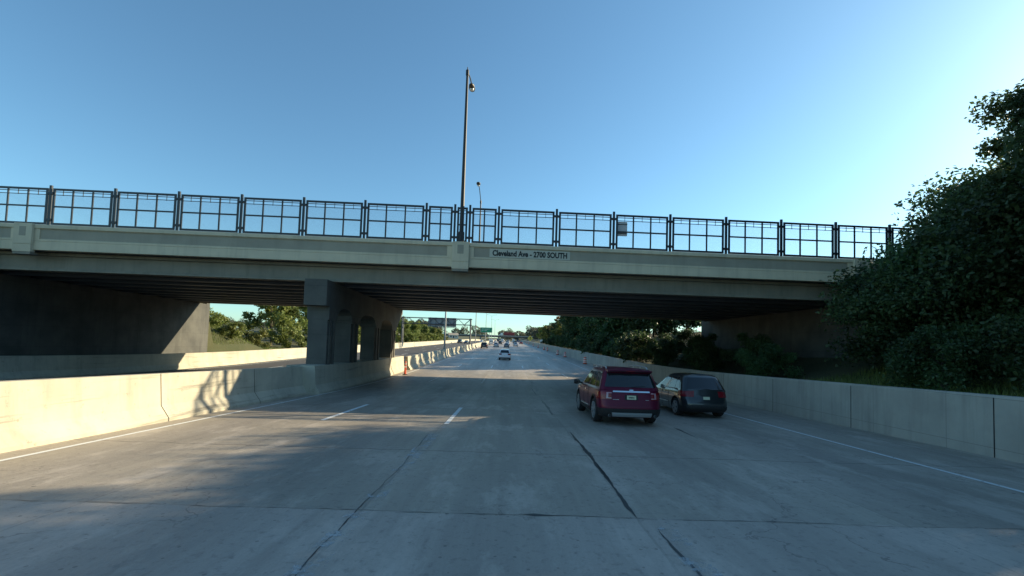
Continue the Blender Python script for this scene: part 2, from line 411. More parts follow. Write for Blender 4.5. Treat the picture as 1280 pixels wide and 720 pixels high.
# ------------------------------------------------------------------ long concrete walls that follow the road
def wall_sweep(prof, y0, y1, step=2.0):
    n = max(1, int(round((y1 - y0) / step))); m = MB()
    m.sweep([[(x, y0 + (y1 - y0) * i / n, Rp(y0 + (y1 - y0) * i / n) + z) for x, z in prof] for i in range(n + 1)]); return m
def jersey(cx, h, base=.42, top=.12):
    return [(cx - base, -.05), (cx + base, -.05), (cx + base, .09), (cx + top + .07, .42), (cx + top, h), (cx - top, h), (cx - top - .07, .42), (cx - base, .09)]

def joints(m, prof_x, sgn, h, y0, y1, step, mat, parent):
    y = y0 + step
    while y < y1:
        j = MB()
        for (xa, za), (xb, zb) in zip(prof_x[:-1], prof_x[1:]):
            p = [(xa + sgn*.004, y-.014, Rp(y)+za), (xa + sgn*.004, y+.014, Rp(y)+za), (xb + sgn*.004, y+.014, Rp(y)+zb), (xb + sgn*.004, y-.014, Rp(y)+zb)]
            j.add(p, [(0, 1, 2, 3)])
        j.build('joint', M['black'], parent); y += step

bw = wall_sweep(jersey(-9.75, 1.30), 43.4, 436).build('median_barrier', M['barrier'])
tag(bw, 'long pale concrete median barrier running on beyond the overpass pier', 'barrier')
joints(None, [(-9.33, .0), (-9.33, .09), (-9.56, .42), (-9.63, 1.30)], 1, 1.3, 43.4, 260, 4.6, None, bw)
bn = wall_sweep(jersey(-9.75, 1.30), -38, 21.4).build('median_barrier', M['barrier'])
tag(bn, 'concrete median barrier on the near side of the overpass pier', 'barrier')
joints(None, [(-9.33, .0), (-9.33, .09), (-9.56, .42), (-9.63, 1.30)], 1, 1.3, -38, 21.4, 4.6, None, bn)
bl = wall_sweep(jersey(-26.4, 1.25), -38, 436).build('roadside_barrier', M['barrier'])
tag(bl, 'sunlit concrete barrier along the far edge of the opposite carriageway', 'barrier')
rw = wall_sweep([(XW, -.1), (XW + .34, -.1), (XW + .34, 1.52), (XW + .02, 1.52), (XW, 1.46)], -38, 436).build('concrete_wall', M['wall'])
tag(rw, 'long grey concrete wall below the trees along the right shoulder', 'wall')
joints(None, [(XW, .0), (XW, 1.46)], -1, 1.5, -12, 260, 4.6, None, rw)

# ------------------------------------------------------------------ overpass bridge
D0, D1 = 23.0, 43.0
SK = R(2.2)
bridge = empty('overpass_bridge', (0, D0, 0), SK, 'wide concrete road overpass crossing the whole freeway ahead', 'bridge')
BX0, BX1 = -46.0, 40.0; WID = D1 - D0
ZT, ZB, ZG = 7.40, 6.14, 5.22       # parapet top, parapet bottom, girder bottom
PX = -2.60                          # pilaster under the street lamp
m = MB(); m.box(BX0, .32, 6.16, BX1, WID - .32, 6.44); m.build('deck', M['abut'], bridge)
m = MB(); m.box(BX0, .36, 6.445, BX1, WID - .36, 6.56); m.build('road_surface', M['road'], bridge)
def parapet(far=False):
    m = MB(); f = (lambda y: WID - y) if far else (lambda y: y)
    def bx(x0, x1, y0, y1, z0, z1): m.box(x0, f(y0), z0, x1, f(y1), z1)
    bx(BX0, BX1, .00, .30, ZB, 6.57)                     # lower band
    bx(BX0, BX1, .018, .30, 6.57, 6.585)                 # shadow joint
    bx(BX0, BX1, .05, .30, 6.69, 7.20)                   # recessed field
    bx(BX0, BX1, .00, .30, 6.585, 6.69)                  # band between
    bx(BX0, BX1, -.035, .33, 7.22, ZT)                   # cap
    bx(BX0, BX1, .00, .30, 7.20, 7.22)
    for px in (PX, PX - 21.4, PX + 21.4): bx(px - .68, px + .68, .0, .052, 6.69, 7.20)   # plain ends round pilasters
    o = m.build('parapet', M['concrete'], bridge, bevel=.008)
    return o
pn = parapet(); parapet(True)
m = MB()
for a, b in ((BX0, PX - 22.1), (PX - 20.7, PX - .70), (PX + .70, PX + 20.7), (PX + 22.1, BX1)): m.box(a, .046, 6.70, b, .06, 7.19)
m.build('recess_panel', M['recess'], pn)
def pilaster(px, y0=-.14):
    m = MB(); m.box(px - .43, y0, 6.40, px + .43, .0, ZT + .03); m.box(px - .43, y0, 6.02, px + .43, .1, 6.385); m.box(px - .41, y0 + .02, 6.38, px + .41, 0, 6.405)
    o = m.build('pilaster', M['concrete'], bridge, bevel=.012)
    q = MB(); q.box(px - .16, y0 - .004, 6.80, px + .16, y0 + .02, 7.26); q.build('inset', M['recess'], o)
    c = MB(); c.box(px - .41, y0 + .02, 5.90, px + .41, .3, 6.02); c.build('corbel', M['girder'], o)
for px in (PX, PX - 21.4, PX + 21.4): pilaster(px)
m = MB(); m.box(PX - .42, WID, 6.1, PX + .42, WID + .14, ZT + .03); m.build('pilaster', M['concrete'], bridge, bevel=.012)
# girders
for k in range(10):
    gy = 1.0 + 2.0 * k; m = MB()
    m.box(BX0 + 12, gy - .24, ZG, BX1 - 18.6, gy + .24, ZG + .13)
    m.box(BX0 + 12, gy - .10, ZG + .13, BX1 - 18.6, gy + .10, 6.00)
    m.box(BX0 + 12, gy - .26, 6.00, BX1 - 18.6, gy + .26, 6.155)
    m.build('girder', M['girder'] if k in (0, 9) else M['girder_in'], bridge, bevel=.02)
for X in (-20, -1.0, 6.5, 14):
    m = MB()
    for k in range(9): m.box(X - .12, 2.0 * k + 1.27, ZG + .2, X + .12, 2.0 * k + 2.73, 6.0)
    m.build('cross_frame', M['girder_in'], bridge)
# name panel and lettering on the parapet
def pxX(px, d=D0): return (px - 635 + 0) * d / 560
nx0, nx1 = pxX(608), pxX(710)
m = MB(); m.box(nx0, .012, 6.715, nx1, .05, 7.165); np_ = m.build('name_panel', M['name_panel'], bridge)
cu = bpy.data.curves.new('lettering', 'FONT'); cu.body = 'Cleveland Ave - 2700 SOUTH'; cu.size = .40; cu.offset = .015; cu.extrude = .004; cu.resolution_u = 3
tmp = bpy.data.objects.new('tmp', cu); COL.objects.link(tmp)
bpy.context.view_layer.update()
lm = bpy.data.meshes.new_from_object(tmp.evaluated_get(bpy.context.evaluated_depsgraph_get())); bpy.data.objects.remove(tmp)
lm.name = 'lettering'; xs = [v.co.x for v in lm.vertices]; s_ = (nx1 - nx0 - .30) / (max(xs) - min(xs)); x0 = min(xs)
for v in lm.vertices:
    x, y, z = v.co; v.co = (nx0 + .15 + (x - x0) * s_, .006 - z, 6.805 + y * 1.0)
lm.materials.clear(); lm.materials.append(M['letter'])
lo = bpy.data.objects.new('lettering', lm); COL.objects.link(lo); lo.parent = np_
# pier: cap with flared haunches, columns, openings; local y along the road
def loc(X, Y): return X, Y - D0
PXF, PXB = -9.28, -10.28
m = MB()
cols = [(24.0, 1.2), (28.05, 1.5), (33.55, 1.5), (39.05, 1.5)]
rel = lambda Y: Y - D0
# cap beam with arched underside: build as vertical slices along Y
def cap_bottom(Y):
    edges = []
    for c, wd in cols: edges.append((c - wd/2, c + wd/2))
    for a, b in edges:
        if a <= Y <= b: return 3.2
    if Y > edges[-1][1]:
        t = (Y - edges[-1][1]) / (42.3 - edges[-1][1]); return 3.2 + 1.65 * t ** .8
    if Y < edges[0][0]: return 3.9
    for (a0, b0), (a1, b1) in zip(edges[:-1], edges[1:]):
        if b0 < Y < a1:
            mid = (b0 + a1) / 2; hw = (a1 - b0) / 2; u = abs(Y - mid) / hw
            return 3.2 + .75 * math.sqrt(max(0, 1 - u ** 2.6))
ysl = sorted(set([22.9, 42.3] + [e for c, wd in cols for e in (c - wd/2, c - wd/2 - .001, c + wd/2, c + wd/2 + .001)] + [22.9 + i * .2 for i in range(98)]))
ysl = [y for y in ysl if 22.9 <= y <= 42.3]
rings = [[(PXF + .06, rel(Y), cap_bottom(Y)), (PXF + .06, rel(Y), 5.215), (PXB - .06, rel(Y), 5.215), (PXB - .06, rel(Y), cap_bottom(Y))] for Y in ysl]
m.sweep(rings)
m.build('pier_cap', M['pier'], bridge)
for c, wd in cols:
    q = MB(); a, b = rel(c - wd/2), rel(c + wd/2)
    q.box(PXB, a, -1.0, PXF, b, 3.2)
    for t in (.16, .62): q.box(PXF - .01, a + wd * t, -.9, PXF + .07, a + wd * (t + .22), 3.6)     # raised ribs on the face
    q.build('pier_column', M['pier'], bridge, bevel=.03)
cw = MB(); ys_ = [21.6 + i * 1.0 for i in range(22)] + [43.2]
cw.sweep([[(-8.86, rel(y), Rp(y) - .05), (-8.86, rel(y), Rp(y) + .10), (-9.06, rel(y), Rp(y) + .45), (-9.12, rel(y), Rp(y) + 1.36), (-10.44, rel(y), Rp(y) + 1.36),
           (-10.5, rel(y), Rp(y) + .45), (-10.7, rel(y), Rp(y) + .1), (-10.7, rel(y), Rp(y) - .05)] for y in ys_])
cw.build('crash_wall', M['barrier'], bridge, bevel=.015)
# abutments and wing walls
for sx, xf in ((1, 20.0), (-1, -27.6)):
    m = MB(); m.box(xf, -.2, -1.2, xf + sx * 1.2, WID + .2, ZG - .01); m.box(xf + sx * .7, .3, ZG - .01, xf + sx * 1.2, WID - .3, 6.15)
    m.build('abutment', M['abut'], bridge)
    q = MB(); X1 = xf + sx * 10
    for ya, yb in ((WID + .2, WID + .7), (-.7, -.2)):
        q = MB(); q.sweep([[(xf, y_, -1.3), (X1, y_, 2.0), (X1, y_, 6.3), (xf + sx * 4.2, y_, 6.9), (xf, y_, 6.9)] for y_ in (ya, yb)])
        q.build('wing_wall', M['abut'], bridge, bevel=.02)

# ------------------------------------------------------------------ vandal fence on the near parapet
fence = empty('bridge_fence', (0, D0, 0), SK, 'tall dark framed wire mesh fence along the top of the overpass parapet', 'fence')
FZ0, FZ1 = ZT, 9.30
def bar_h(m, x0, x1, z, t, d=.05, y=.15): m.box(x0, y - d/2, z - t/2, x1, y + d/2, z + t/2)
def bar_v(m, x, z0, z1, t, d=.05, y=.15): m.box(x - t/2, y - d/2, z0, x + t/2, y + d/2, z1)
post_x = [-2.78, -2.02, -.55] + [2.42 + 2.97 * i for i in range(10)] + [-4.22] + [-7.29 - 3.03 * i for i in range(10)]
post_x = sorted(1.0231 * x - .128 for x in post_x)
for x in post_x:
    m = MB(); bar_v(m, x, FZ0 - .01, FZ1 + .13, .11, .085)
    for z in (FZ0 + .30, FZ1 - .26): m.box(x - .15, .09, z - .05, x + .15, .21, z + .05)
    m.build('post', M['steel'], fence)
for a, b in zip(post_x[:-1], post_x[1:]):
    x0, x1 = a + .12, b - .12; wd = x1 - x0; nb = 3 if wd > 2 else (2 if wd > 1 else 1)
    z0, z1 = FZ0 + .05, FZ1 - .01
    m = MB(); T = .10
    bar_h(m, x0, x1, z0 + T/2, T); bar_h(m, x0, x1, z1 - T/2, T)
    for x in (x0 + T/2, x1 - T/2): bar_v(m, x, z0 + T, z1 - T, T)
    bar_h(m, x0 + T, x1 - T, (z0 + z1) / 2, .075, .046)
    for i in range(1, nb): bar_v(m, x0 + wd * i / nb, z0 + T, z1 - T, .072, .044)
    for z in (z1 - .17, z1 - .33): bar_h(m, x0 + T, x1 - T, z, .03, .03)
    if nb == 3:
        for i in range(3): bar_v(m, x0 + wd * (i + .5) / nb, z1 - .36, z1 - .06, .02, .028)
    fr = m.build('panel', M['steel'], fence)
    q = MB(); q.add([(x0 + .03, .15, z0 + .03), (x1 - .03, .15, z0 + .03), (x1 - .03, .15, z1 - .34), (x0 + .03, .15, z1 - .34)], [(0, 1, 2, 3)])
    q.build('wire_mesh', M['wire'], fr)
# grey sign seen from its back, fixed to the fence
sx0 = pxX(770.3); sx1 = pxX(784.2)
bs = empty('sign', ((sx0 + sx1) / 2, D0 + (sx0 + sx1) / 2 * math.tan(SK) + .26, 8.58), SK, 'small grey metal sign seen from behind, fixed to the bridge fence', 'sign')
hw = (sx1 - sx0) / 2
m = MB(); pts = []
for cx, cz, a0 in ((hw-.05, .31, 0), (-hw+.05, .31, 90), (-hw+.05, -.36, 180), (hw-.05, -.36, 270)):
    for k in range(5): a = R(a0 + 22.5 * k); pts.append((cx + .05 * math.cos(a), cz + .05 * math.sin(a)))
m.sweep([[(x, -.01, z) for x, z in pts], [(x, .0, z) for x, z in pts]]); m.build('plate', M['sign_back'], bs)
for z in (.2, -.29): m = MB(); m.box(-hw, -.03, z, hw, -.011, z + .04); m.build('bracket', M['galv_dark'], bs)

# ------------------------------------------------------------------ street lamps
def street_lamp(loc, h, arm, rise, adir, label, base_h=0):
    t = empty('street_lamp', loc, 0, label, 'street lamp', 'lamps on the overpass')
    m = MB(); m.lathe([(.20, 0), (.20, .05), (.155, .09), (.15, .5), (.135, .55)], n=14); m.build('base', M['pole'], t, smooth=30)
    m = MB(); m.tube((0, 0, .5), (0, 0, h), .115, .062, 14); m.tube((0, 0, h - .22), (0, 0, h + .05), .085, .085, 10); m.tube((0, 0, h + .05), (0, 0, h + .22), .03, .02, 8)
    m.build('pole', M['pole'], t, smooth=40)
    d = Vector(adir).normalized(); m = MB(); pts = []
    for i in range(9):
        u = i / 8; pts.append(Vector((0, 0, h - .1)) + d * arm * u + Vector((0, 0, rise * math.sin(u * math.pi / 2))))
    for a, b in zip(pts[:-1], pts[1:]): m.tube(a, b, .036, .036, 8)
    m.build('arm', M['pole'], t, smooth=50)
    e = pts[-1]; side = Vector((-d.y, d.x, 0)); m = MB(); rings = []
    for u, wd, hh in ((0, .07, .05), (.12, .15, .10), (.45, .19, .12), (.68, .15, .08), (.75, .06, .03)):
        c = e + d * (u - .1); rings.append([c + side * wd * math.cos(a) + Vector((0, 0, hh * math.sin(a) * (1 if math.sin(a) > 0 else 1.2))) for a in [2*math.pi*i/14 for i in range(14)]])
    m.sweep(rings); hd = m.build('lamp_head', M['pole'], t, smooth=50)
    m = MB(); c = e + d * .25; m.lathe([(.10, c.z - .19), (.13, c.z - .12), (.13, c.z - .06)], (c.x, c.y, 0), n=12); m.build('lens', M['lamp_glass'], hd, smooth=40)
    return t
street_lamp((PX, D0 + .06 + PX * math.tan(SK), ZT + .03), 9.1, 2.3, .75, (.0, 1, 0), 'dark street lamp standing on the near parapet pilaster of the overpass')
street_lamp((PX - .50, D1 + .0, ZT + .03), 8.75, 2.6, .75, (-.02, -1, 0), 'dark street lamp on the far side of the overpass, seen through the fence')

# tall light poles on the median
def median_pole(y, label, h=14.2):
    t = empty('light_pole', (-9.75, y, Rp(y) + 1.28), 0, label, 'light pole', 'tall light poles on the median barrier')
    m = MB(); m.tube((0, 0, 0), (0, 0, h), .15, .075, 12); m.build('pole', M['galv'], t, smooth=40)
    m = MB(); m.box(-.2, -.2, 0, .2, .2, .22); m.build('base', M['galv'], t)
    for s in (-1, 1):
        m = MB(); p = [(0, 0, h - .3), (s * .9, 0, h + .25), (s * 2.2, 0, h + .5)]
        for a, b in zip(p[:-1], p[1:]): m.tube(a, b, .04, .035, 8)
        a = m.build('arm', M['galv'], t, smooth=40)
        q = MB(); q.box(s * 2.1, -.15, h + .42, s * 2.85, .15, h + .56); q.build('lamp_head', M['galv_dark'], t, bevel=.03)
for y, lb in ((69, 'nearest tall steel light pole on the median barrier, just past the overpass'), (133, 'second tall light pole on the median, beyond the sign gantry'),
              (193, 'third light pole on the median, by the green sign'), (256, 'fourth light pole on the distant median'), (320, 'farthest light pole on the distant median')):
    median_pole(y, lb)

# ------------------------------------------------------------------ gantry over the opposite carriageway
gy = 116.0; gz = Rp(gy)
g = empty('sign_gantry', (-18, gy, gz), 0, 'steel truss gantry with signs seen from behind over the opposite carriageway', 'gantry')
zb_, zt_ = 7.45 - gz, 8.95 - gz
for x in (8.15, -9.4):
    m = MB(); m.tube((x, -.6, 0), (x, -.6, zt_ + .15), .19, .17, 12); m.tube((x, .6, 0), (x, .6, zt_ + .15), .19, .17, 12)
    for z in (2.2, 4.6): m.tube((x, -.6, z), (x, .6, z), .07)
    m.build('post', M['galv_dark'], g, smooth=40)
m = MB()
for yy in (-.6, .6):
    for z in (zb_, zt_): m.tube((-9.9, yy, z), (8.5, yy, z), .085, .085, 8)
    n = 11
    for i in range(n):
        xa = -9.5 + 17.6 * i / n; xb = -9.5 + 17.6 * (i + 1) / n; up = i % 2 == 0
        m.tube((xa, yy, zb_ if up else zt_), (xb, yy, zt_ if up else zb_), .05, .05, 6)
for i in range(12):
    x = -9.5 + 17.6 * i / 11
    for z in (zb_, zt_): m.tube((x, -.6, z), (x, .6, z), .04, .04, 6)
m.build('truss', M['galv_dark'], g, smooth=40)
m = MB(); m.box(-3.0, .9, zb_ - .6, 4.3, .98, zt_ + .25); sp_ = m.build('sign_panel', M['sign_back_dark'], g)
for x in (-2.4, -1.0, .6, 2.2, 3.7): m = MB(); m.box(x - .05, .78, zb_ - .7, x + .05, .9, zt_ + .3); m.build('stiffener', M['galv_dark'], sp_)
m = MB(); m.box(-3.2, .2, zb_ - .82, 4.4, 1.5, zb_ - .74); m.build('catwalk', M['galv_dark'], g)

# green guide sign by the median
gy = 190.0; s = empty('road_sign', (-9.0, gy, Rp(gy)), 0, 'green guide sign on two posts beside the far median', 'road sign')
z0 = 5.15
m = MB()
m.box(-2.9, 0, z0, 2.1, .06, z0 + 2.15); pl = m.build('sign_panel', M['sign_green'], s, bevel=.03)
m = MB(); a, b, c, d = -2.82, 2.02, z0 + .08, z0 + 2.07
for q in ((a, c, b, c + .07), (a, d - .07, b, d), (a, c + .07, a + .07, d - .07), (b - .07, c + .07, b, d - .07)): m.box(q[0], -.012, q[1], q[2], -.001, q[3])
m.build('border', M['sign_white'], pl)
m = MB()
for x0, x1, zz in ((-2.3, -1.5, 1.35), (-1.3, .9, 1.38), (-2.3, -1.6, .72), (-1.2, -.2, .74)): m.box(x0, -.012, z0 + zz, x1, -.001, z0 + zz + .17)
m.build('text_line', M['sign_white'], pl)
for x in (-.75, .95):
    m = MB(); m.tube((x, .14, -.1), (x, .14, z0 + 2.0), .11, .1, 10); m.build('post', M['galv'], s, smooth=40)

# yellow warning sign and white sign on the right
y = 236.0; s = empty('warning_sign', (11.55, y, Rp(y)), 0, 'yellow diamond warning sign with black symbol above the right wall', 'road sign')
m = MB(); hd = 1.55; cz = 3.25
m.sweep([[(hd, -.03, cz), (0, -.03, cz + hd), (-hd, -.03, cz), (0, -.03, cz - hd)], [(hd, 0, cz), (0, 0, cz + hd), (-hd, 0, cz), (0, 0, cz - hd)]])
pl = m.build('sign_panel', M['sign_yellow'], s)
m = MB(); m.box(-.14, -.045, cz - .8, .14, -.031, cz + .2)
m.sweep([[(-.42, -.045, cz + .2), (.42, -.045, cz + .2), (0, -.045, cz + .85)], [(-.42, -.031, cz + .2), (.42, -.031, cz + .2), (0, -.031, cz + .85)]]); m.build('symbol', M['letter'], pl)
for x in (-.4, .4):
    m = MB(); m.tube((x, .06, -.1), (x, .06, cz + .6), .05, .05, 8); m.build('post', M['galv'], s)
y = 170.0; s = empty('road_sign', (13.1, y, Tz(13.1, y)), 0, 'small white rectangular sign standing behind the right wall', 'road sign')
zc = 4.72 - Tz(13.1, y)
m = MB(); m.box(-1.05, -.03, zc - .6, 1.05, 0, zc + .6); m.build('sign_panel', M['sign_white'], s, bevel=.01)
for x in (-.6, .6):
    m = MB(); m.tube((x, .05, -.3), (x, .05, zc + .5), .05, .05, 8); m.build('post', M['galv'], s)

# ------------------------------------------------------------------ traffic drums
def drum_proto():
    t = empty('traffic_drum', (0, 0, 0))
    m = MB(); m.lathe([(.33, 0), (.33, .05), (.29, .07)], n=16); m.build('base', M['tyre'], t, smooth=30)
    m = MB(); m.lathe([(.275, .07), (.27, .12), (.255, .36), (.245, .38), (.232, .62), (.222, .64), (.205, .90), (.17, .95), (.06, .96), (.05, 1.05)], n=18); bd = m.build('barrel', M['drum_o'], t, smooth=40)
    for z0, z1, ra, rb in ((.22, .35, .268, .262), (.46, .58, .247, .242), (.72, .83, .225, .218)):
        q = MB(); q.lathe([(ra - .01, z0), (ra, z0 + .002), (rb, z1 - .002), (rb - .01, z1)], n=18); q.build('stripe', M['drum_w'], bd, smooth=40)
    return t
dp = drum_proto()
drums = [(11.05, 64), (11.0, 86), (10.9, 98), (10.9, 124), (10.8, 134), (10.8, 161), (10.7, 190), (10.6, 235), (10.6, 262)]
dl = ['nearest orange and white traffic drum, just beyond the maroon car'] + [f'{nth(i)} orange and white traffic drum along the right wall' for i in range(2, len(drums))] + ['farthest orange and white traffic drum along the right wall']
for i, (x, y) in enumerate(drums):
    o = dp if i == 0 else copy_tree(dp)
    o.location = (x, y, Rp(y)); tag(o, dl[i], 'traffic drum', 'orange traffic drums along the right wall')
t = empty('channelizer_post', (-8.58, 37.9, Rp(37.9)), 0, 'slim orange channelizer post standing against the pier crash wall', 'traffic post')
m = MB(); m.lathe([(.2, 0), (.2, .05), (.12, .06)], n=14); m.build('base', M['tyre'], t, smooth=30)
m = MB(); m.lathe([(.10, .06), (.085, .5), (.065, 1.1), (.05, 1.12)], n=14); b_ = m.build('tube', M['drum_o'], t, smooth=40)
for z in (.6, .85):
    q = MB(); q.lathe([(.07, z), (.086 - .018 * (z - .5), z + .003), (.084 - .02 * (z - .5), z + .10), (.07, z + .103)], n=14); q.build('stripe', M['drum_w'], b_, smooth=40)

# ------------------------------------------------------------------ vehicles
nR, nC, nS = 6, 5, 30
H_ = 2 * nR + 2 * nC + nS; N_ = 2 * H_
class Hull:
    """stack of rounded plan rings; level l in [0,1]; fns give half width, front, rear, corner radius, height(y)"""
    def __init__(s, W, yf, yr, rc, z, taper=None, bulge=.0): s.W, s.yf, s.yr, s.rc, s.z, s.taper, s.bulge = W, yf, yr, rc, z, taper, bulge
    def half(s, l):
        W, yf, yr, r = s.W(l), s.yf(l), s.yr(l), s.rc(l); p = []
        for i in range(nR): p.append((i / nR * (W - r), yr))
        for i in range(nC): a = math.pi/2 * i / nC; p.append((W - r + r * math.sin(a), yr + r - r * math.cos(a)))
        for i in range(nS): p.append((W, yr + r + (yf - yr - 2*r) * i / nS))
        for i in range(nC): a = math.pi/2 * i / nC; p.append((W - r + r * math.cos(a), yf - r + r * math.sin(a)))
        for i in range(nR + 1): p.append(((W - r) * (1 - i / nR), yf))
        q = []
        for x, y in p:
            y2 = y
            if s.bulge: # bow the front and rear in plan
                fy = s.bulge * (x / W) ** 2
                if y > (yf + yr) / 2: y2 = y - fy * sstep(yf - 1.2, yf, y)
                else: y2 = y + fy * sstep(yr + 1.0, yr, y) * .6
            k = s.taper(y2) if s.taper else 1
            q.append((x * k, y2, s.z(l, y2)))
        return q
    def ring(s, l):
        h = s.half(l); return h + [(-x, y, z) for x, y, z in h[1:-1][::-1]]
    def pt(s, i, l, off=0):
        def at(r, i):
            k = math.floor(i); f = i - k; a, b = Vector(r[k % N_]), Vector(r[(k + 1) % N_]); return a.lerp(b, f)
        r0 = s.ring(l); p = at(r0, i)
        if off:
            tg = at(r0, i + .4) - at(r0, i - .4); r1 = s.ring(min(1, l + .04)); r2 = s.ring(max(0, l - .04))
            up = at(r1, i) - at(r2, i); n = tg.cross(up).normalized(); p = p + n * off
        return p
    def solid(s, levels, crown=.03):
        m = MB(); rings = [s.ring(l) for l in levels]; m.sweep(rings, caps=False)
        for rg, cr in ((rings[0], 0), (rings[-1], crown)):
            rows = []
            for i in range(H_ + 1):
                a = Vector(rg[i]); b = Vector(rg[(N_ - i) % N_]); row = [a.lerp(b, u) + Vector((0, 0, cr * 4 * u * (1 - u) * min(1, a.x / .3))) for u in (0, .25, .5, .75, 1)]
                rows.append(row)
            base = len(m.v); m.v += [tuple(p) for row in rows for p in row]
            m.f += [tuple(base + k for k in (i*5+j, i*5+j+1, (i+1)*5+j+1, (i+1)*5+j)) for i in range(H_) for j in range(4)]
        return m
    def patch(s, i0, i1, l0, l1, off=.008, ni=None, nl=4, shape=None, th=.02):
        ni = ni or max(2, int(abs(i1 - i0)))
        m = MB(); g = []
        for a in range(ni + 1):
            for b in range(nl + 1):
                u, v = a / ni, b / nl
                ii, ll = i0 + (i1 - i0) * u, l0 + (l1 - l0) * v
                if shape: ii, ll = shape(u, v, ii, ll)
                g.append(s.pt(ii, ll, off))
        for a in range(ni + 1):
            for b in range(nl + 1):
                u, v = a / ni, b / nl; ii, ll = i0 + (i1 - i0) * u, l0 + (l1 - l0) * v
                if shape: ii, ll = shape(u, v, ii, ll)
                g.append(s.pt(ii, ll, off - th))
        w_ = nl + 1; n1 = (ni + 1) * w_
        fs = [(a*w_+b, (a+1)*w_+b, (a+1)*w_+b+1, a*w_+b+1) for a in range(ni) for b in range(nl)]
        rim = [a*w_ for a in range(ni+1)] + [ni*w_+b for b in range(1, nl+1)] + [a*w_+nl for a in range(ni-1, -1, -1)] + [b for b in range(nl-1, 0, -1)]
        fs += [(rim[k], rim[(k+1) % len(rim)], rim[(k+1) % len(rim)] + n1, rim[k] + n1) for k in range(len(rim))]
        m.add(g, fs); return m

def lerp_tab(tab):
    def f(x):
        if x <= tab[0][0]: return tab[0][1]
        for (a, va), (b, vb) in zip(tab[:-1], tab[1:]):
            if x <= b: t = (x - a) / (b - a); return va + (vb - va) * t
        return tab[-1][1]
    return f

def make_hulls(S):
    top = lerp_tab(S['top']); zb = S['zb']
    fr, rr = lerp_tab(S['front']), lerp_tab(S['rear'])     # by level
    wl = lerp_tab(S['wl']); W = S['W']; yc = S['yf'] - .2
    body = Hull(lambda l: W * wl(l), lambda l: S['yf'] + fr(l), lambda l: S['yr'] + rr(l), lambda l: .26, lambda l, y: zb + l * (top(y) - zb),
                lambda y: 1 - S['nose'] * sstep(S['yf'] - 1.4, S['yf'], y) - S['tailn'] * sstep(S['yr'] + 1.0, S['yr'], y), .10)
    c = S['cab']; zz = lerp_tab([(0, c['z0']), (1, c['z1'])]); rise = c.get('rise', .0)
    gw = lerp_tab(c['w']); gf = lerp_tab(c['f']); gr = lerp_tab(c['r'])
    cab = Hull(lambda l: gw(l), lambda l: gf(l), lambda l: gr(l), lambda l: c.get('rc', .2), lambda l, y: c['z0'] + l * (c['z1'] + c.get('arch', .0) * (1 - ((y - c['ym']) / 1.9) ** 2) - c['z0']), None, c.get('bulge', .08))
    return body, cab
LV = [0, .06, .2, .4, .6, .78, .9, .96, 1]

def wheel(t, x, y, r, wd, spokes=5, detail=True, name='wheel'):
    s = 1 if x > 0 else -1
    h = empty(name, (x, y, r)); h.parent = t
    m = MB(); ri = r * .70
    m.lathe([(ri, -wd/2 + .02), (r * .93, -wd/2), (r, -wd/2 + .04), (r, wd/2 - .04), (r * .93, wd/2), (ri, wd/2 - .02), (ri - .012, wd/2 - .08), (ri - .012, -wd/2 + .08)], axis='X', n=32)
    m.build('tyre', M['tyre'], h, smooth=35)
    q = MB(); q.lathe([(ri, s * (wd/2 - .10)), (.03, s * (wd/2 - .105))], axis='X', n=28); q.build('brake_disc', M['black'], h, smooth=35)
    q = MB(); xo = s * (wd/2 + .004)
    q.lathe([(ri, xo - s*.05), (ri, xo), (ri - .025, xo), (ri - .03, xo - s*.05)], axis='X', n=32)
    q.lathe([(.075, xo - s*.06), (.07, xo - s*.005), (.0, xo - s*.0)], axis='X', n=16)
    for k in range(spokes):
        for da in (-.11, .11):
            a = 2*math.pi*k/spokes + da
            q.bar((xo - s*.012, .05 * math.cos(a), .05 * math.sin(a)), (xo - s*.012, ri * math.cos(a + da*.5), ri * math.sin(a + da*.5)), .045, .028, (1, 0, 0))
    q.build('rim', M['rim'], h, smooth=35)
    return h

def cut_arches(m, S, paint):
    """cuts the wheel arches out of the closed lower hull"""
    me = m.mesh('hull', paint); o = bpy.data.objects.new('hull_tmp', me); COL.objects.link(o)
    q = MB()
    for ax in S['axles']:
        for s in (-1, 1):
            q.lathe([(S['wr'] + .075, s * (S['W'] - .34)), (S['wr'] + .075, s * (S['W'] + .3))], (0, ax, S['wr'] + .01), 'X', 40)
    cme = q.mesh('cut', M['black']); c = bpy.data.objects.new('cut_tmp', cme); COL.objects.link(c)
    mod = o.modifiers.new('b', 'BOOLEAN'); mod.object = c; mod.operation = 'DIFFERENCE'; mod.solver = 'EXACT'
    bpy.context.view_layer.update()
    r = bpy.data.meshes.new_from_object(o.evaluated_get(bpy.context.evaluated_depsgraph_get()))
    bpy.data.objects.remove(o); bpy.data.objects.remove(c); return r

def join_mesh(me, mb, name, mats, smooth):
    bm = bmesh.new(); bm.from_mesh(me)
    vs = [bm.verts.new(p) for p in mb.v]
    for f in mb.f:
        try: bm.faces.new([vs[i] for i in f])
        except ValueError: pass
    bmesh.ops.remove_doubles(bm, verts=bm.verts, dist=.0004)
    bmesh.ops.recalc_face_normals(bm, faces=bm.faces)
    out = bpy.data.meshes.new(name); bm.to_mesh(out); bm.free()
    for m in mats: out.materials.append(m)
    out.polygons.foreach_set('use_smooth', [True]*len(out.polygons)); out.set_sharp_from_angle(angle=R(smooth)); return out

I_S0 = nR + nC; I_S1 = nR + nC + nS      # side start/end index
def both(i0, i1): return ((i0, i1), (N_ - i1, N_ - i0))
def si(f): return I_S0 + f * nS           # index of a fraction along the right side (0 rear, 1 front)

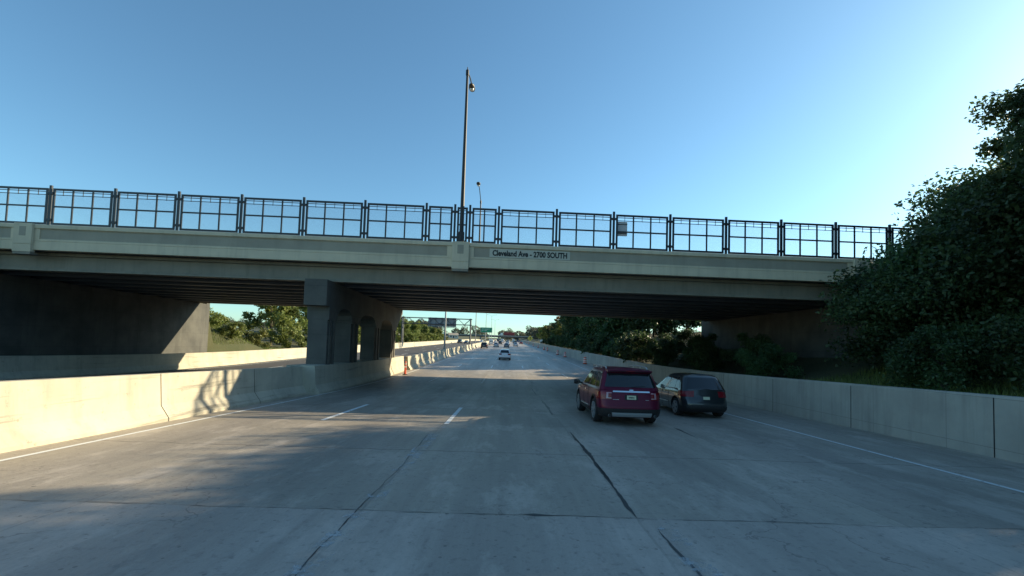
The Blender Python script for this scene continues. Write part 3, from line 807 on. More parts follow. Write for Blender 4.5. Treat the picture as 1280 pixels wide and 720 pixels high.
def vehicle(S, paint, detail=2):
    t = empty(S['name']); body, cab = make_hulls(S)
    hull = body.solid(LV, .02)
    me = cut_arches(hull, S, paint) if detail > 0 else hull.mesh('body', paint)
    cm = cab.solid([0, .1, .3, .5, .7, .85, .93, .98, 1.0], .035)
    bd = bpy.data.objects.new('body', join_mesh(me, cm, 'body', [paint], 32)); COL.objects.link(bd); bd.parent = t
    for ax in S['axles']:
        for s in (-1, 1): wheel(t, s * (S['W'] - .135), ax, S['wr'], .25, detail=detail > 0)
    # windows
    g0, g1 = S['win']
    rw_ = S.get('rwin', (.12, .86)); a = nR + S.get('rwi', .5)
    for (nm, i0, i1, l0, l1) in (('rear_window', -a, a, rw_[0], rw_[1]), ('windscreen', H_ - nR - 1.2, H_ + nR + 1.2, .06, .92)):
        cab.patch(i0, i1, l0, l1, .006, ni=16).build(nm, M['glass'], t, smooth=40)
    for k, (f0, f1) in enumerate(S['sidewin']):
        for (i0, i1) in both(si(f0), si(f1)):
            cab.patch(i0, i1, g0, g1, .006, nl=5).build('side_window', M['glass'], t, smooth=40)
    # tail lights
    for (i0, i1) in both(nR - S['tl'][0], nR + nC + S['tl'][1]):
        body.patch(i0, i1, S['tl'][2], S['tl'][3], .012, ni=12).build('tail_light', M['tail'], t, smooth=40)
    for (i0, i1) in both(I_S1 - 1, I_S1 + nC + 2):
        body.patch(i0, i1, .66, .84, .010, ni=10).build('headlight', M['head'], t, smooth=40)
    return t, bd, body, cab

SUV = dict(name='parked', W=1.0, zb=.27, yf=2.52, yr=-2.50, wr=.385, axles=(-1.47, 1.42), nose=.10, tailn=.05,
           top=[(-2.6, 1.16), (.95, 1.13), (1.5, 1.08), (2.2, 1.02), (2.55, .93)], front=[(0, -.15), (.2, 0), (.75, -.02), (1, -.18)],
           rear=[(0, .10), (.12, .02), (.38, 0), (.42, .07), (.8, .10), (1, .16)], wl=[(0, .92), (.08, .965), (.3, 1.0), (.65, 1.0), (.85, .985), (.96, .955), (1, .93)],
           cab=dict(z0=1.10, z1=1.72, w=[(0, .935), (.8, .785), (.93, .72), (1, .65)], f=[(0, 1.22), (.88, .28), (1, .10)], r=[(0, -2.36), (.86, -2.10), (.95, -2.02), (1, -1.92)],
                    arch=.04, ym=-.6, rc=.2, bulge=.10), win=(.10, .80), sidewin=[(.045, .235), (.275, .56), (.60, .93)], rwin=(.14, .80), rwi=1.6, tl=(.7, 1.2, .61, .86))
SUV['name'] = 'car'
def maroon_suv():
    t, bd, body, cab = vehicle(SUV, PAINT['maroon'])
    # black lower cladding: rear bumper, sills, arch lips
    body.patch(-(nR + nC + 2.5), nR + nC + 2.5, .02, .30, .016, ni=30, nl=4).build('rear_bumper', M['black'], t, smooth=40)
    for s in (0, 1):
        i0, i1 = both(si(.34), si(.70))[s]; body.patch(i0, i1, .01, .17, .016, ni=12, nl=3).build('sill_cladding', M['black'], t, smooth=40)
    for s in (-1, 1):
        for ax in SUV['axles']:
            m = MB(); rg = []
            for k in range(25):
                a = R(-12 + 204 * k / 24); c_, s_2 = math.cos(a), math.sin(a); r0, r1 = SUV['wr'] + .07, SUV['wr'] + .125
                xx = s * (1.006 - (.03 if ax > 0 else .012))
                rg.append([(xx - s*.06, ax + r0 * c_, SUV['wr'] + .01 + r0 * s_2), (xx + s*.012, ax + r0 * c_, SUV['wr'] + .01 + r0 * s_2),
                           (xx + s*.006, ax + r1 * c_, SUV['wr'] + .01 + r1 * s_2), (xx - s*.06, ax + r1 * c_, SUV['wr'] + .01 + r1 * s_2)])
            m.sweep(rg); m.build('arch_trim', M['black'], t, smooth=40)
    body.patch(-(nR - .6), nR - .6, .05, .17, .034, ni=14, nl=3).build('skid_plate', M['silver'], t, smooth=40)
    for s in (-1, 1):
        m = MB(); m.lathe([(.045, -2.50), (.048, -2.56), (.04, -2.565), (.036, -2.5)], (s * .70, 0, .335), 'Y', 16); m.build('exhaust_pipe', M['galv_dark'], t, smooth=40)
        # roof rail on stand-offs
        m = MB(); pr = [(-1.85, 1.735), (-1.72, 1.80), (-1.2, 1.835), (-.4, 1.85), (.1, 1.83), (.25, 1.765)]
        for (ya, za), (yb, zb2) in zip(pr[:-1], pr[1:]): m.tube((s * .66, ya, za), (s * .66, yb, zb2), .022, .022, 8)
        for yy in (-1.1, -.3): m.box(s * .65, yy - .05, 1.74, s * .67, yy + .05, 1.83)
        m.build('roof_rail', M['silver'], t, smooth=50)
        # mirrors
        m = MB(); rgs = []
        for u, sc2 in ((0, .55), (.25, .95), (.7, 1), (1, .7)):
            rgs.append([(s * (1.02 + .24 * u), .92 + .07 * sc2 * math.cos(a) - .03 * u, 1.16 + .095 * sc2 * math.sin(a)) for a in [2*math.pi*i/12 for i in range(12)]])
        m.sweep(rgs); m.tube((s * .9, .93, 1.10), (s * 1.05, .92, 1.14), .035, .03, 8); mi = m.build('side_mirror', M['black'], t, smooth=50)
        q = MB(); q.box(s * 1.06, .845, 1.09, s * 1.24, .856, 1.23); q.build('mirror_glass', M['glass'], mi)
        for f in (.43, .70):
            i = both(si(f), si(f + .05))[0 if s > 0 else 1]; body.patch(i[0], i[1], .80, .835, .03, ni=4, nl=2, th=.03).build('door_handle', M['chrome'], t, smooth=40)
        i = both(si(.36), si(.68))[0 if s > 0 else 1]; body.patch(i[0], i[1], .185, .215, .014, ni=10, nl=2).build('door_trim', M['chrome'], t, smooth=40)
        # door shut lines
        for f in (.355, .535, .745):
            i = both(si(f), si(f + .012))[0 if s > 0 else 1]; q = body.patch(i[0], i[1], .12, .97, .0025, ni=2, nl=8, th=.01); q.build('door_seam', M['black'], t)
        # C-shaped light guide inside each tail lamp
        for a_, b_, c_, d_ in ((nR + .2, nR + .9, .64, .845), (nR - .75, nR + .2, .815, .845), (nR - .75, nR + .2, .64, .67)):
            i = both(a_, b_)[0 if s > 0 else 1]; body.patch(i[0], i[1], c_, d_, .018, ni=6, nl=3).build('lamp_bar', M['tail_clear'], t, smooth=40)
    # chrome strip across the hatch, plate, badge, spoiler, wiper
    body.patch(-(nR - 1.0), nR - 1.0, .855, .905, .022, ni=14, nl=3).build('chrome_strip', M['chrome'], t, smooth=40)
    body.patch(-1.75, 1.75, .60, .775, .003, ni=6, nl=2).build('plate_recess', M['black'], t, smooth=40)
    pl = body.patch(-1.2, 1.2, .62, .755, .012, ni=4, nl=2).build('licence_plate', M['plate'], t, smooth=40)
    m = MB()
    for k in range(5): q = body.patch(-.75 + .32 * k, -.75 + .32 * k + .18, .655, .715, .016, ni=1, nl=1, th=.006); m.add(q.v, q.f)
    m.build('plate_characters', M['letter'], pl)
    q = body.patch(-.55, .55, .915, .95, .02, ni=4, nl=2); q.build('badge', M['chrome'], t, smooth=40)
    for i0, i1 in ((-(nR - 1.1), -(nR - 2.7)), (nR - 2.3, nR - 1.4)): body.patch(i0, i1, .60, .615, .004, ni=3, nl=1).build('emblem_text', M['silver'], t)
    body.patch(-(nR + .6), nR + .6, .455, .468, .004, ni=12, nl=1).build('hatch_seam', M['black'], t)
    m = MB(); rg = []
    for u in range(9):
        x = -.70 + 1.40 * u / 8; b_ = .05 * (1 - (x / .7) ** 2)
        rg.append([(x, -1.85, 1.735 + b_*.5), (x, -2.22 - b_, 1.70 + b_*.4), (x, -2.23 - b_, 1.675 + b_*.4), (x, -2.0, 1.60)])
    m.sweep(rg); m.build('spoiler', PAINT['maroon'], t, smooth=40)
    m = MB(); m.box(-.14, -2.275, 1.675, .14, -2.262, 1.695); m.build('brake_light', M['tail'], t)
    m = MB(); m.tube((0, -2.40, 1.20), (.42, -2.385, 1.235), .012, .008, 6); m.build('wiper', M['black'], t)
    return t
suv = maroon_suv()
suv.scale = (1.03,) * 3
suv.location = (3.95, 16.75, Rp(16.75)); suv.rotation_euler = (R(-1.15), 0, R(.6))
suv.name = 'sport_utility_car'
tag(suv, 'dark maroon sport utility car with chrome strip, seen from behind in the next lane', 'car')

SEDAN = dict(name='car', W=.915, zb=.20, yf=2.30, yr=-2.32, wr=.33, axles=(-1.35, 1.38), nose=.12, tailn=.06,
             top=[(-2.4, .97), (-1.75, 1.03), (.75, .98), (1.3, .92), (2.1, .80), (2.4, .70)], front=[(0, -.12), (.25, 0), (.7, -.03), (1, -.2)],
             rear=[(0, .14), (.15, .02), (.5, 0), (.85, .06), (1, .14)], wl=[(0, .92), (.1, .97), (.35, 1.0), (.7, .99), (.9, .95), (1, .90)],
             cab=dict(z0=.90, z1=1.43, w=[(0, .84), (.75, .68), (.92, .61), (1, .52)], f=[(0, 1.15), (.88, .05), (1, -.12)], r=[(0, -1.95), (.85, -1.15), (.95, -1.0), (1, -.85)], arch=.03, ym=-.5, rc=.2, bulge=.12),
             win=(.14, .78), sidewin=[(.10, .44), (.48, .92)], rwin=(.12, .84), rwi=.6, tl=(2.0, 1.5, .66, .88))
HATCH = dict(name='car', W=.92, zb=.22, yf=2.18, yr=-2.15, wr=.34, axles=(-1.30, 1.32), nose=.12, tailn=.06,
             top=[(-2.3, 1.08), (.8, 1.04), (1.3, .98), (2.0, .88), (2.3, .78)], front=[(0, -.12), (.25, 0), (.7, -.03), (1, -.2)],
             rear=[(0, .10), (.15, .0), (.42, 0), (.5, .06), (1, .14)], wl=[(0, .92), (.1, .97), (.35, 1.0), (.7, .99), (.9, .96), (1, .92)],
             cab=dict(z0=1.0, z1=1.57, w=[(0, .86), (.78, .72), (.92, .65), (1, .57)], f=[(0, 1.25), (.88, .22), (1, .05)], r=[(0, -2.02), (.86, -1.68), (.95, -1.58), (1, -1.48)], arch=.04, ym=-.6, rc=.2, bulge=.10),
             win=(.12, .80), sidewin=[(.06, .20), (.24, .56), (.60, .93)], rwin=(.12, .82), rwi=.8, tl=(1.4, 1.5, .66, .92))
VAN = dict(name='van', W=1.0, zb=.28, yf=2.75, yr=-2.75, wr=.36, axles=(-1.75, 1.75), nose=.12, tailn=.02,
           top=[(-2.8, 1.20), (1.5, 1.18), (2.2, 1.10), (2.8, .95)], front=[(0, -.1), (.25, 0), (.7, -.02), (1, -.15)], rear=[(0, .05), (.15, 0), (1, .03)],
           wl=[(0, .95), (.1, .98), (.35, 1.0), (1, .97)], cab=dict(z0=1.15, z1=2.25, w=[(0, .96), (.8, .88), (.95, .80), (1, .72)], f=[(0, 2.1), (.85, 1.3), (1, 1.1)], r=[(0, -2.7), (.9, -2.62), (1, -2.5)], arch=.02, ym=-.6, rc=.15, bulge=.04),
           win=(.12, .58), sidewin=[(.66, .95)], rwin=(.16, .58), rwi=-.5, tl=(.6, .6, .55, .95))
def dark_hatch():
    t, bd, body, cab = vehicle(HATCH, PAINT['charcoal'])
    for s in (-1, 1):
        m = MB(); rgs = []
        for u, sc2 in ((0, .55), (.25, .95), (.7, 1), (1, .7)):
            rgs.append([(s * (.94 + .22 * u), .82 + .06 * sc2 * math.cos(a) - .03 * u, 1.10 + .085 * sc2 * math.sin(a)) for a in [2*math.pi*i/12 for i in range(12)]])
        m.sweep(rgs); m.build('side_mirror', PAINT['charcoal'], t, smooth=50)
        for f in (.42, .70):
            i = both(si(f), si(f + .05))[0 if s > 0 else 1]; body.patch(i[0], i[1], .78, .815, .028, ni=4, nl=2, th=.03).build('door_handle', M['chrome'], t, smooth=40)
        i = both(si(.34), si(.70))[0 if s > 0 else 1]; body.patch(i[0], i[1], .30, .325, .012, ni=10, nl=2).build('door_trim', M['chrome'], t, smooth=40)
        for f in (.33, .535, .755):
            i = both(si(f), si(f + .012))[0 if s > 0 else 1]; q = body.patch(i[0], i[1], .12, .97, .0025, ni=2, nl=8, th=.01); q.build('door_seam', M['black'], t)
    body.patch(-(nR + nC + 1), nR + nC + 1, .02, .26, .012, ni=30, nl=4).build('rear_bumper', M['black'], t, smooth=40)
    body.patch(-1.2, 1.2, .55, .68, .010, ni=4, nl=2).build('licence_plate', M['plate'], t, smooth=40)
    return t
dk = dark_hatch(); dk.location = (7.55, 19.0, Rp(19.0)); dk.rotation_euler = (R(-1.15), 0, 0); dk.name = 'car'
tag(dk, 'charcoal hatchback in the far right lane beside the maroon car', 'car')

protos = {}
for key, S, p in (('sedan', SEDAN, 'silver'), ('hatch', HATCH, 'white'), ('suv', SUV, 'grey'), ('van', VAN, 'white')):
    t, bd, body, cab = vehicle(S, PAINT[p], 1)
    body.patch(-1.2, 1.2, .5, .62, .012, ni=3, nl=1).build('licence_plate', M['plate'], t)
    body.patch(-(nR + nC), nR + nC, .02, .22, .012, ni=20, nl=3).build('rear_bumper', M['black'], t, smooth=40)
    protos[key] = t
used = set()
def put_car(kind, col, x, y, label, group, rz=0):
    p = protos[kind]
    if kind in used: o = copy_tree(p)
    else: o = p; used.add(kind)
    o.location = (x, y, Rp(y)); sl = math.atan((Rp(y + 1) - Rp(y - 1)) / 2); o.rotation_euler = (sl if rz == 0 else -sl, 0, rz)
    for c in o.children:
        if c.name.startswith('body'):
            c.material_slots[0].link = 'OBJECT'; c.material_slots[0].material = PAINT[col]
    tag(o, label, 'van' if kind == 'van' else 'car', group)
G1 = 'traffic ahead on the freeway'
for k, c, x, y, lb in (
    ('hatch', 'white', -.45, 69.5, 'small white car alone in the middle lane just beyond the overpass'),
    ('suv', 'black', -7.0, 133, 'black sport utility car beside the median barrier'),
    ('sedan', 'silver', -4.1, 155, 'silver sedan in the second lane from the median'),
    ('sedan', 'grey', -.5, 150, 'grey sedan in the middle lane ahead of the white car'),
    ('sedan', 'white', 2.9, 174, 'white sedan in the lane right of the middle, ahead of all nearby cars'),
    ('van', 'white', -7.2, 192, 'white van behind the black car by the median'),
    ('hatch', 'black', -3.7, 212, 'black hatchback between the white van and the middle lane'),
    ('suv', 'black', 3.3, 214, 'black sport utility car ahead of the white sedan'),
    ('suv', 'white', -.2, 206, 'white sport utility car in the middle lane further ahead'),
    ('sedan', 'red', 6.9, 240, 'red sedan far off near the right wall'),
    ('hatch', 'white', -7.1, 252, 'white hatchback far off next to the median'),
    ('sedan', 'silver', 3.5, 262, 'silver sedan far off right of the middle lane'),
    ('van', 'white', -3.6, 274, 'white van far off in the second lane from the median'),
    ('suv', 'grey', 0, 292, 'grey sport utility car far off in the middle lane'),
    ('van', 'white', 3.7, 318, 'white van farthest off right of the middle lane'),
    ('suv', 'black', -7.0, 312, 'black sport utility car far off next to the median'),
    ('sedan', 'white', -3.6, 338, 'white sedan very far off in the second lane from the median'),
    ('hatch', 'blue', 7.0, 330, 'blue hatchback very far off near the right wall'),
    ('sedan', 'silver', 0, 352, 'silver sedan farthest ahead in the middle lane')):
    put_car(k, c, x, y, lb, G1)
G2 = 'cars coming on the opposite carriageway'
for k, c, x, y, lb in (('suv', 'black', -22.3, 207, 'black car coming along the outer lane of the opposite carriageway'),
                       ('sedan', 'black', -18.9, 203, 'black sedan coming on the opposite carriageway near the gantry post'),
                       ('sedan', 'white', -15.5, 262, 'white sedan coming from far off on the opposite carriageway')):
    put_car(k, c, x, y, lb, G2, math.pi)

# ------------------------------------------------------------------ trees
def crown_mesh(name, mat, h0, h1, rx, nclump, nleaf, leaf, shape='round', seed=0, squash=.8):
    g = np.random.default_rng(seed); cs = []
    while len(cs) < nclump:
        p = g.uniform(-1, 1, 3); r = np.linalg.norm(p)
        if r > 1 or r < .35: continue
        if shape == 'cone' and math.hypot(p[0], p[1]) > .9 * (1 - (p[2] + 1) / 2) + .08: continue
        if shape == 'round' and p[2] < -.85: continue
        cs.append(p)
    cs = np.array(cs); mid, hh = (h0 + h1) / 2, (h1 - h0) / 2
    wobble = 1 + .22 * np.sin(3 * np.arctan2(cs[:, 1], cs[:, 0]) + seed) + .12 * np.sin(5 * cs[:, 2] + seed)
    ctr = np.stack([cs[:, 0] * rx * wobble, cs[:, 1] * rx * wobble, mid + cs[:, 2] * hh], 1)
    cr = g.uniform(.55, 1.15, nclump) * rx * .27
    pts = np.repeat(ctr, nleaf, 0) + np.clip(g.normal(0, .55, (nclump * nleaf, 3)), -1.1, 1.1) * np.repeat(cr, nleaf)[:, None] * np.array([1, 1, squash])
    n = len(pts); nrm = g.normal(0, 1, (n, 3)) + np.array([0, 0, .7]); nrm /= np.linalg.norm(nrm, axis=1)[:, None]
    a = np.cross(nrm, g.normal(0, 1, (n, 3))); a /= np.linalg.norm(a, axis=1)[:, None]; b = np.cross(nrm, a)
    s = (leaf * g.uniform(.6, 1.3, n))[:, None]
    v = np.stack([pts - a * s * .9, pts - b * s * .5 + nrm * s * .12, pts + a * s * .9, pts + b * s * .5 + nrm * s * .12], 1).reshape(-1, 3)
    me = bpy.data.meshes.new(name); me.vertices.add(4 * n); me.loops.add(4 * n); me.polygons.add(n)
    me.vertices.foreach_set('co', v.ravel()); me.loops.foreach_set('vertex_index', np.arange(4 * n, dtype=np.int32))
    me.polygons.foreach_set('loop_start', np.arange(0, 4 * n, 4, dtype=np.int32)); me.update(calc_edges=True); me.validate()
    me.materials.append(mat); return me, ctr

def trunk_mb(h, r, ctr, seed=0, nb=9, lean=.3):
    g = random.Random(seed); m = MB(); top = Vector((g.uniform(-lean, lean), g.uniform(-lean, lean), h * .78)); p = Vector((0, 0, -.4)); segs = 5; pts = [p]
    for i in range(1, segs + 1):
        u = i / segs; pts.append(Vector((top.x * u + g.uniform(-.08, .08), top.y * u + g.uniform(-.08, .08), -.4 + (top.z + .4) * u)))
    for i in range(segs): m.tube(pts[i], pts[i + 1], r * (1 - .16 * i), r * (1 - .16 * (i + 1)), 8)
    for k in range(min(nb, len(ctr))):
        c = Vector(ctr[k * len(ctr) // nb]); b = pts[1 + k % (segs - 1)]; mid = b.lerp(c, .5) + Vector((0, 0, .25))
        m.tube(b, mid, r * .36, r * .22, 6); m.tube(mid, c, r * .22, r * .07, 6)
    return m

TP = {}
def tree_proto(key, name, leafm, h, rx, h0, ncl, nl, leaf, shape='round', seed=0, r=.2):
    t = empty(name); me, ctr = crown_mesh('crown', M[leafm], h0, h, rx, ncl, nl, leaf, shape, seed)
    o = bpy.data.objects.new('crown', me); COL.objects.link(o); o.parent = t
    trunk_mb(h, r, ctr, seed).build('trunk', M['bark'], t, smooth=50); TP[key] = [t, False]
tree_proto('broad', 'broadleaf_tree', 'leaf_dark', 11, 3.6, 1.0, 46, 150, .27, seed=1, r=.22)
tree_proto('tall', 'broadleaf_tree', 'leaf_dark', 13, 3.1, 1.6, 46, 150, .26, seed=2, r=.22)
tree_proto('cone', 'conifer_tree', 'leaf_dark', 11, 3.0, .6, 52, 130, .24, 'cone', seed=3, r=.18)
tree_proto('mid', 'broadleaf_tree', 'leaf_mid', 8, 3.1, .4, 44, 150, .25, seed=4, r=.16)
tree_proto('bush', 'shrub', 'leaf_mid', 3.4, 2.2, .0, 26, 130, .19, seed=5, r=.07)
tree_proto('dbush', 'shrub', 'leaf_dark', 3.2, 2.2, .0, 26, 130, .19, seed=15, r=.07)
tree_proto('yellow', 'broadleaf_tree', 'leaf_yellow', 8.5, 2.6, .8, 34, 140, .26, seed=6, r=.16)
tree_proto('orange', 'broadleaf_tree', 'leaf_orange', 11.5, 2.6, 1.5, 34, 140, .26, seed=8, r=.18)
tree_proto('grey', 'broadleaf_tree', 'leaf_grey', 10, 3.8, 1.0, 40, 120, .3, seed=9, r=.2)
tree_proto('nbroad', 'broadleaf_tree', 'leaf_dark', 11, 3.6, 1.0, 60, 620, .115, seed=21, r=.22)
tree_proto('ntall', 'broadleaf_tree', 'leaf_dark', 13, 3.1, 1.6, 60, 620, .115, seed=22, r=.22)
tree_proto('nbush', 'shrub', 'leaf_dark', 3.2, 2.2, .0, 30, 420, .10, seed=25, r=.07)
tree_proto('shade_thicket', 'shrub', 'leaf_dark', 5.8, 4.0, .0, 64, 640, .115, seed=33, r=.1)
def put_tree(key, x, y, s, rz, label, group, sz=None, cat='tree'):
    T = TP[key]
    if T[1]: o = copy_tree(T[0])
    else: o = T[0]; T[1] = True
    o.location = (x, y, Tz(x, y)); o.scale = (s, s, sz or s); o.rotation_euler = (0, 0, rz); tag(o, label, cat, group)

# right-hand wood beyond the overpass: two rows
GR = 'trees behind the right wall beyond the overpass'
front = [('tall', 17.6, 59, 1.00), ('broad', 17.2, 65, 1.0), ('broad', 16.8, 71, 1.06), ('tall', 17.4, 77, .98), ('cone', 16.6, 83, 1.05), ('broad', 17.0, 89, 1.05), ('tall', 17.6, 96, 1.0),
         ('broad', 16.8, 103, 1.1), ('tall', 18.6, 109, .98), ('broad', 16.8, 114, .92), ('cone', 17.4, 122, 1.15), ('tall', 18.4, 131, .95), ('yellow', 16.6, 138, .85), ('cone', 17.4, 146, 1.05),
         ('broad', 17.0, 155, .72), ('yellow', 16.8, 164, .7), ('orange', 18.6, 170, .88), ('broad', 17.6, 179, .72), ('mid', 17.0, 190, .9), ('broad', 17.4, 206, .7), ('mid', 17.2, 224, .9), ('grey', 17.6, 246, .75), ('grey', 18.0, 275, .8)]
kn = dict(tall='tall dark green tree', broad='broad dark green tree', cone='dark pointed tree', orange='tree with orange autumn leaves', yellow='yellow green tree', mid='mid green tree', grey='grey green tree')
cnt = {}
for i, (k, x, y, s) in enumerate(front):
    cnt[k] = cnt.get(k, 0) + 1
    put_tree(k, x, y, s, rng.uniform(0, 6.28), f'{nth(cnt[k])} {kn[k]} from the overpass in the front row by the right wall' if k != 'orange' else 'tree with orange autumn leaves in the front row by the right wall', GR)
back = [('broad', 1.2), ('tall', 1.15), ('tall', 1.2), ('broad', 1.25), ('cone', 1.3), ('broad', 1.2), ('tall', 1.1), ('broad', 1.15), ('yellow', 1.35), ('cone', 1.2), ('broad', 1.0), ('tall', .9), ('grey', 1.1), ('broad', .9)]
for i, (x, y, s) in enumerate(((21.5, 61.5, .72), (25.0, 62.5, .74), (28.5, 65, .76), (33, 70, .85), (37.5, 76, .95))):
    put_tree('broad', x, y, s, rng.uniform(0, 6.28), f'{nth(i + 1)} low dark tree on the right embankment just under the far bridge edge', GR)
cnt = {}
for i, (k, s) in enumerate(back):
    cnt[k] = cnt.get(k, 0) + 1
    put_tree(k, 24.5 + rng.uniform(-1.2, 2), 67 + 8.2 * i + rng.uniform(-1.5, 1.5), s * .86, rng.uniform(0, 6.28), f'{nth(cnt[k])} {kn[k]} from the overpass in the back row on the right embankment', GR)
for i, y in enumerate((47, 50.5, 54, 58, 62, 66, 70.5, 75, 80, 85, 91, 97, 104, 111, 119, 128, 138, 150, 164)):
    put_tree('dbush', 14.1 + rng.uniform(-.3, .5), y, .85 + rng.uniform(-.15, .25), rng.uniform(0, 6.28), f'{nth(i + 1)} low dark shrub from the overpass along the top of the right wall', 'shrubs behind the right wall', cat='shrub')
# right embankment on this side of the overpass
for i, (k, x, y, s) in enumerate((('ntall', 20.2, 15.6, .84), ('nbroad', 20.0, 12.4, 1.05), ('ntall', 19.0, 9.2, 1.1), ('nbroad', 20.2, 5.8, 1.2), ('ntall', 19.6, 1.8, 1.1), ('nbroad', 20.5, -2.2, 1.2), ('nbroad', 21, -7, 1.2),
                                  ('nbroad', 22.8, 18.4, .62), ('nbroad', 25.5, 14.0, 1.1), ('ntall', 25.0, 9.0, 1.15), ('nbroad', 25.5, 3.0, 1.3))):  # the small tree by the overpass is added to shade the near road
    put_tree(k, x, y, s, rng.uniform(0, 6.28), f'{nth(i + 1)} dark green tree on the right embankment on the near side of the overpass', 'trees on the near right embankment')
for i, (x, y, s) in enumerate(((20.6, 20.4, 1.0), (24.2, 20.8, 1.08), (18.0, 19.6, .84), (21.0, 17.4, 1.0))):  # added shrubs, sized so their shadow trims the sun patch on the road
    put_tree('shade_thicket', x, y, s, rng.uniform(0, 6.28), f'{nth(i + 1)} added dark shrub shading the road against the right end of the overpass', 'added shrubs at the right end of the overpass', cat='shrub')
for i, (x, y, s) in enumerate(((15.2, 15.5, .7), (16.4, 12.2, .8), (15.4, 8.6, .72), (16.2, 5.0, .8), (15.4, 1.5, .75))):
    put_tree('nbush', x, y, s, rng.uniform(0, 6.28), f'{nth(i + 1)} low dark shrub on the near right embankment above the wall', 'shrubs on the near right embankment', cat='shrub')
for i, (x, y, s) in enumerate(((14.6, 25, .6), (16.2, 29.5, .75), (14.8, 33.5, .62), (16.4, 37.5, .8), (14.8, 41.5, .75), (17.6, 44.5, .9))):
    put_tree('nbush', x, y, s, rng.uniform(0, 6.28), f'{nth(i + 1)} dark shrub on the shady slope under the right end of the overpass', 'shrubs under the right end of the overpass', cat='shrub')
# sunlit trees left of the opposite carriageway
GL = 'sunlit trees beyond the opposite carriageway'
cnt = {}
LT = [('mid', -33 - 2.2 * (i % 2) + rng.uniform(-.5, .5), 62 + 9.5 * i, (1.0, 1.12, .95, 1.05, .9, 1.0, .86, .95, .82, .92, .8, .85, .7, .78, .66, .7, .62, .62)[i]) for i in range(18)]
LT += [('broad', -40, 92, .9), ('broad', -41, 106, .9), ('broad', -41, 121, .85), ('broad', -42, 138, .85), ('broad', -43, 158, .8)]
for i, (k, x, y, s) in enumerate(LT):
    cnt[k] = cnt.get(k, 0) + 1
    put_tree(k, x, y, s, rng.uniform(0, 6.28), f'{nth(cnt[k])} {"sunlit bright green" if k == "mid" else "taller dark green"} tree from the overpass beyond the opposite carriageway', GL)
for i in range(18):
    y = 60 + 8.6 * i
    put_tree('bush', -29.6 + rng.uniform(-.6, .5), y, .7 + rng.uniform(-.15, .25), rng.uniform(0, 6.28), f'{nth(i + 1)} sunlit low shrub from the overpass behind the far roadside barrier', 'shrubs behind the far roadside barrier', cat='shrub')
for i, (x, y, s) in enumerate(((-29.6, 48.5, .55), (-31.5, 46.0, .7), (-33.5, 50.5, .85), (-30.2, 53.5, .7), (-36, 46.5, .9))):
    put_tree('bush', x, y, s, rng.uniform(0, 6.28), f'{nth(i + 1)} sunlit shrub on the grassy slope beside the left end of the overpass', 'shrubs at the left end of the overpass', cat='shrub')
# bare tree
def bare_tree(x, y, h, label, seed):
    t = empty('bare_tree', (x, y, Tz(x, y)), 0, label, 'tree', 'leafless trees'); g = random.Random(seed); m = MB(); tw = MB()
    def grow(p, d, ln, r, dep):
        q = p + d * ln; (m if dep < 2 else tw).tube(p, q, r, r * .68, 6 if dep < 2 else 4)
        if dep > 5: return
        for k in range(2 if dep else 3):
            nd = (d + Vector((g.uniform(-.75, .75), g.uniform(-.75, .75), g.uniform(-.1, .55)))).normalized(); grow(q, nd, ln * g.uniform(.62, .85), r * .64, dep + 1)
    grow(Vector((0, 0, -.3)), Vector((0, 0, 1)), h * .28, .16, 0)
    m.build('trunk', M['bark'], t, smooth=50); tw.build('twigs', M['bark'], t)
bare_tree(-37, 128, 10.5, 'leafless tree rising above the sunlit trees near the gantry sign', 3)
bare_tree(-36.5, 117, 10, 'leafless tree rising above the sunlit trees closest to the pier', 9)

# ------------------------------------------------------------------ far background
def wood(name, label, spots, leafm, seed):
    g = np.random.default_rng(seed); V = []; 
    for (x, y, z, h, r) in spots:
        n = 900; p = g.normal(0, 1, (n, 3)); p /= np.linalg.norm(p, axis=1)[:, None]; p *= g.uniform(.4, 1, n)[:, None] ** .5
        lump = 1 + .25 * np.sin(4 * p[:, 0] + x) + .2 * np.sin(5 * p[:, 2] + y)
        c = np.stack([x + p[:, 0] * r * lump, y + p[:, 1] * r, z + h * .5 + p[:, 2] * h * .52 * lump], 1)
        a = g.normal(0, 1, (n, 3)); a /= np.linalg.norm(a, axis=1)[:, None]; b = np.cross(a, g.normal(0, 1, (n, 3))); b /= np.linalg.norm(b, axis=1)[:, None]; s = .8
        V.append(np.stack([c - a * s, c - b * s * .6, c + a * s, c + b * s * .6], 1).reshape(-1, 3))
    v = np.concatenate(V); n = len(v) // 4; me = bpy.data.meshes.new(name); me.vertices.add(4*n); me.loops.add(4*n); me.polygons.add(n)
    me.vertices.foreach_set('co', v.ravel()); me.loops.foreach_set('vertex_index', np.arange(4*n, dtype=np.int32)); me.polygons.foreach_set('loop_start', np.arange(0, 4*n, 4, dtype=np.int32))
    me.update(calc_edges=True); me.validate(); me.materials.append(M[leafm]); o = bpy.data.objects.new(name, me); COL.objects.link(o)
    tag(o, label, 'wood', kind='stuff')
g = random.Random(21); sp1 = []
for i in range(90):
    x = g.uniform(-420, 420); y = g.uniform(520, 700); sp1.append((x, y, Tz(x, y) - .5, g.uniform(7, 13), g.uniform(7, 12)))
wood('distant_woodland', 'hazy grey green treeline on the horizon beyond the far overpass', sp1, 'leaf_grey', 3)
sp2 = []
for i in range(34):
    y = g.uniform(190, 470); x = -36 - g.uniform(0, 45) - (y - 190) * .12; sp2.append((x, y, Tz(x, y) - .5, g.uniform(4, 8), g.uniform(4, 7)))
wood('distant_woodland', 'far green wood left of the opposite carriageway', sp2, 'leaf_grey', 4)
sp3 = []
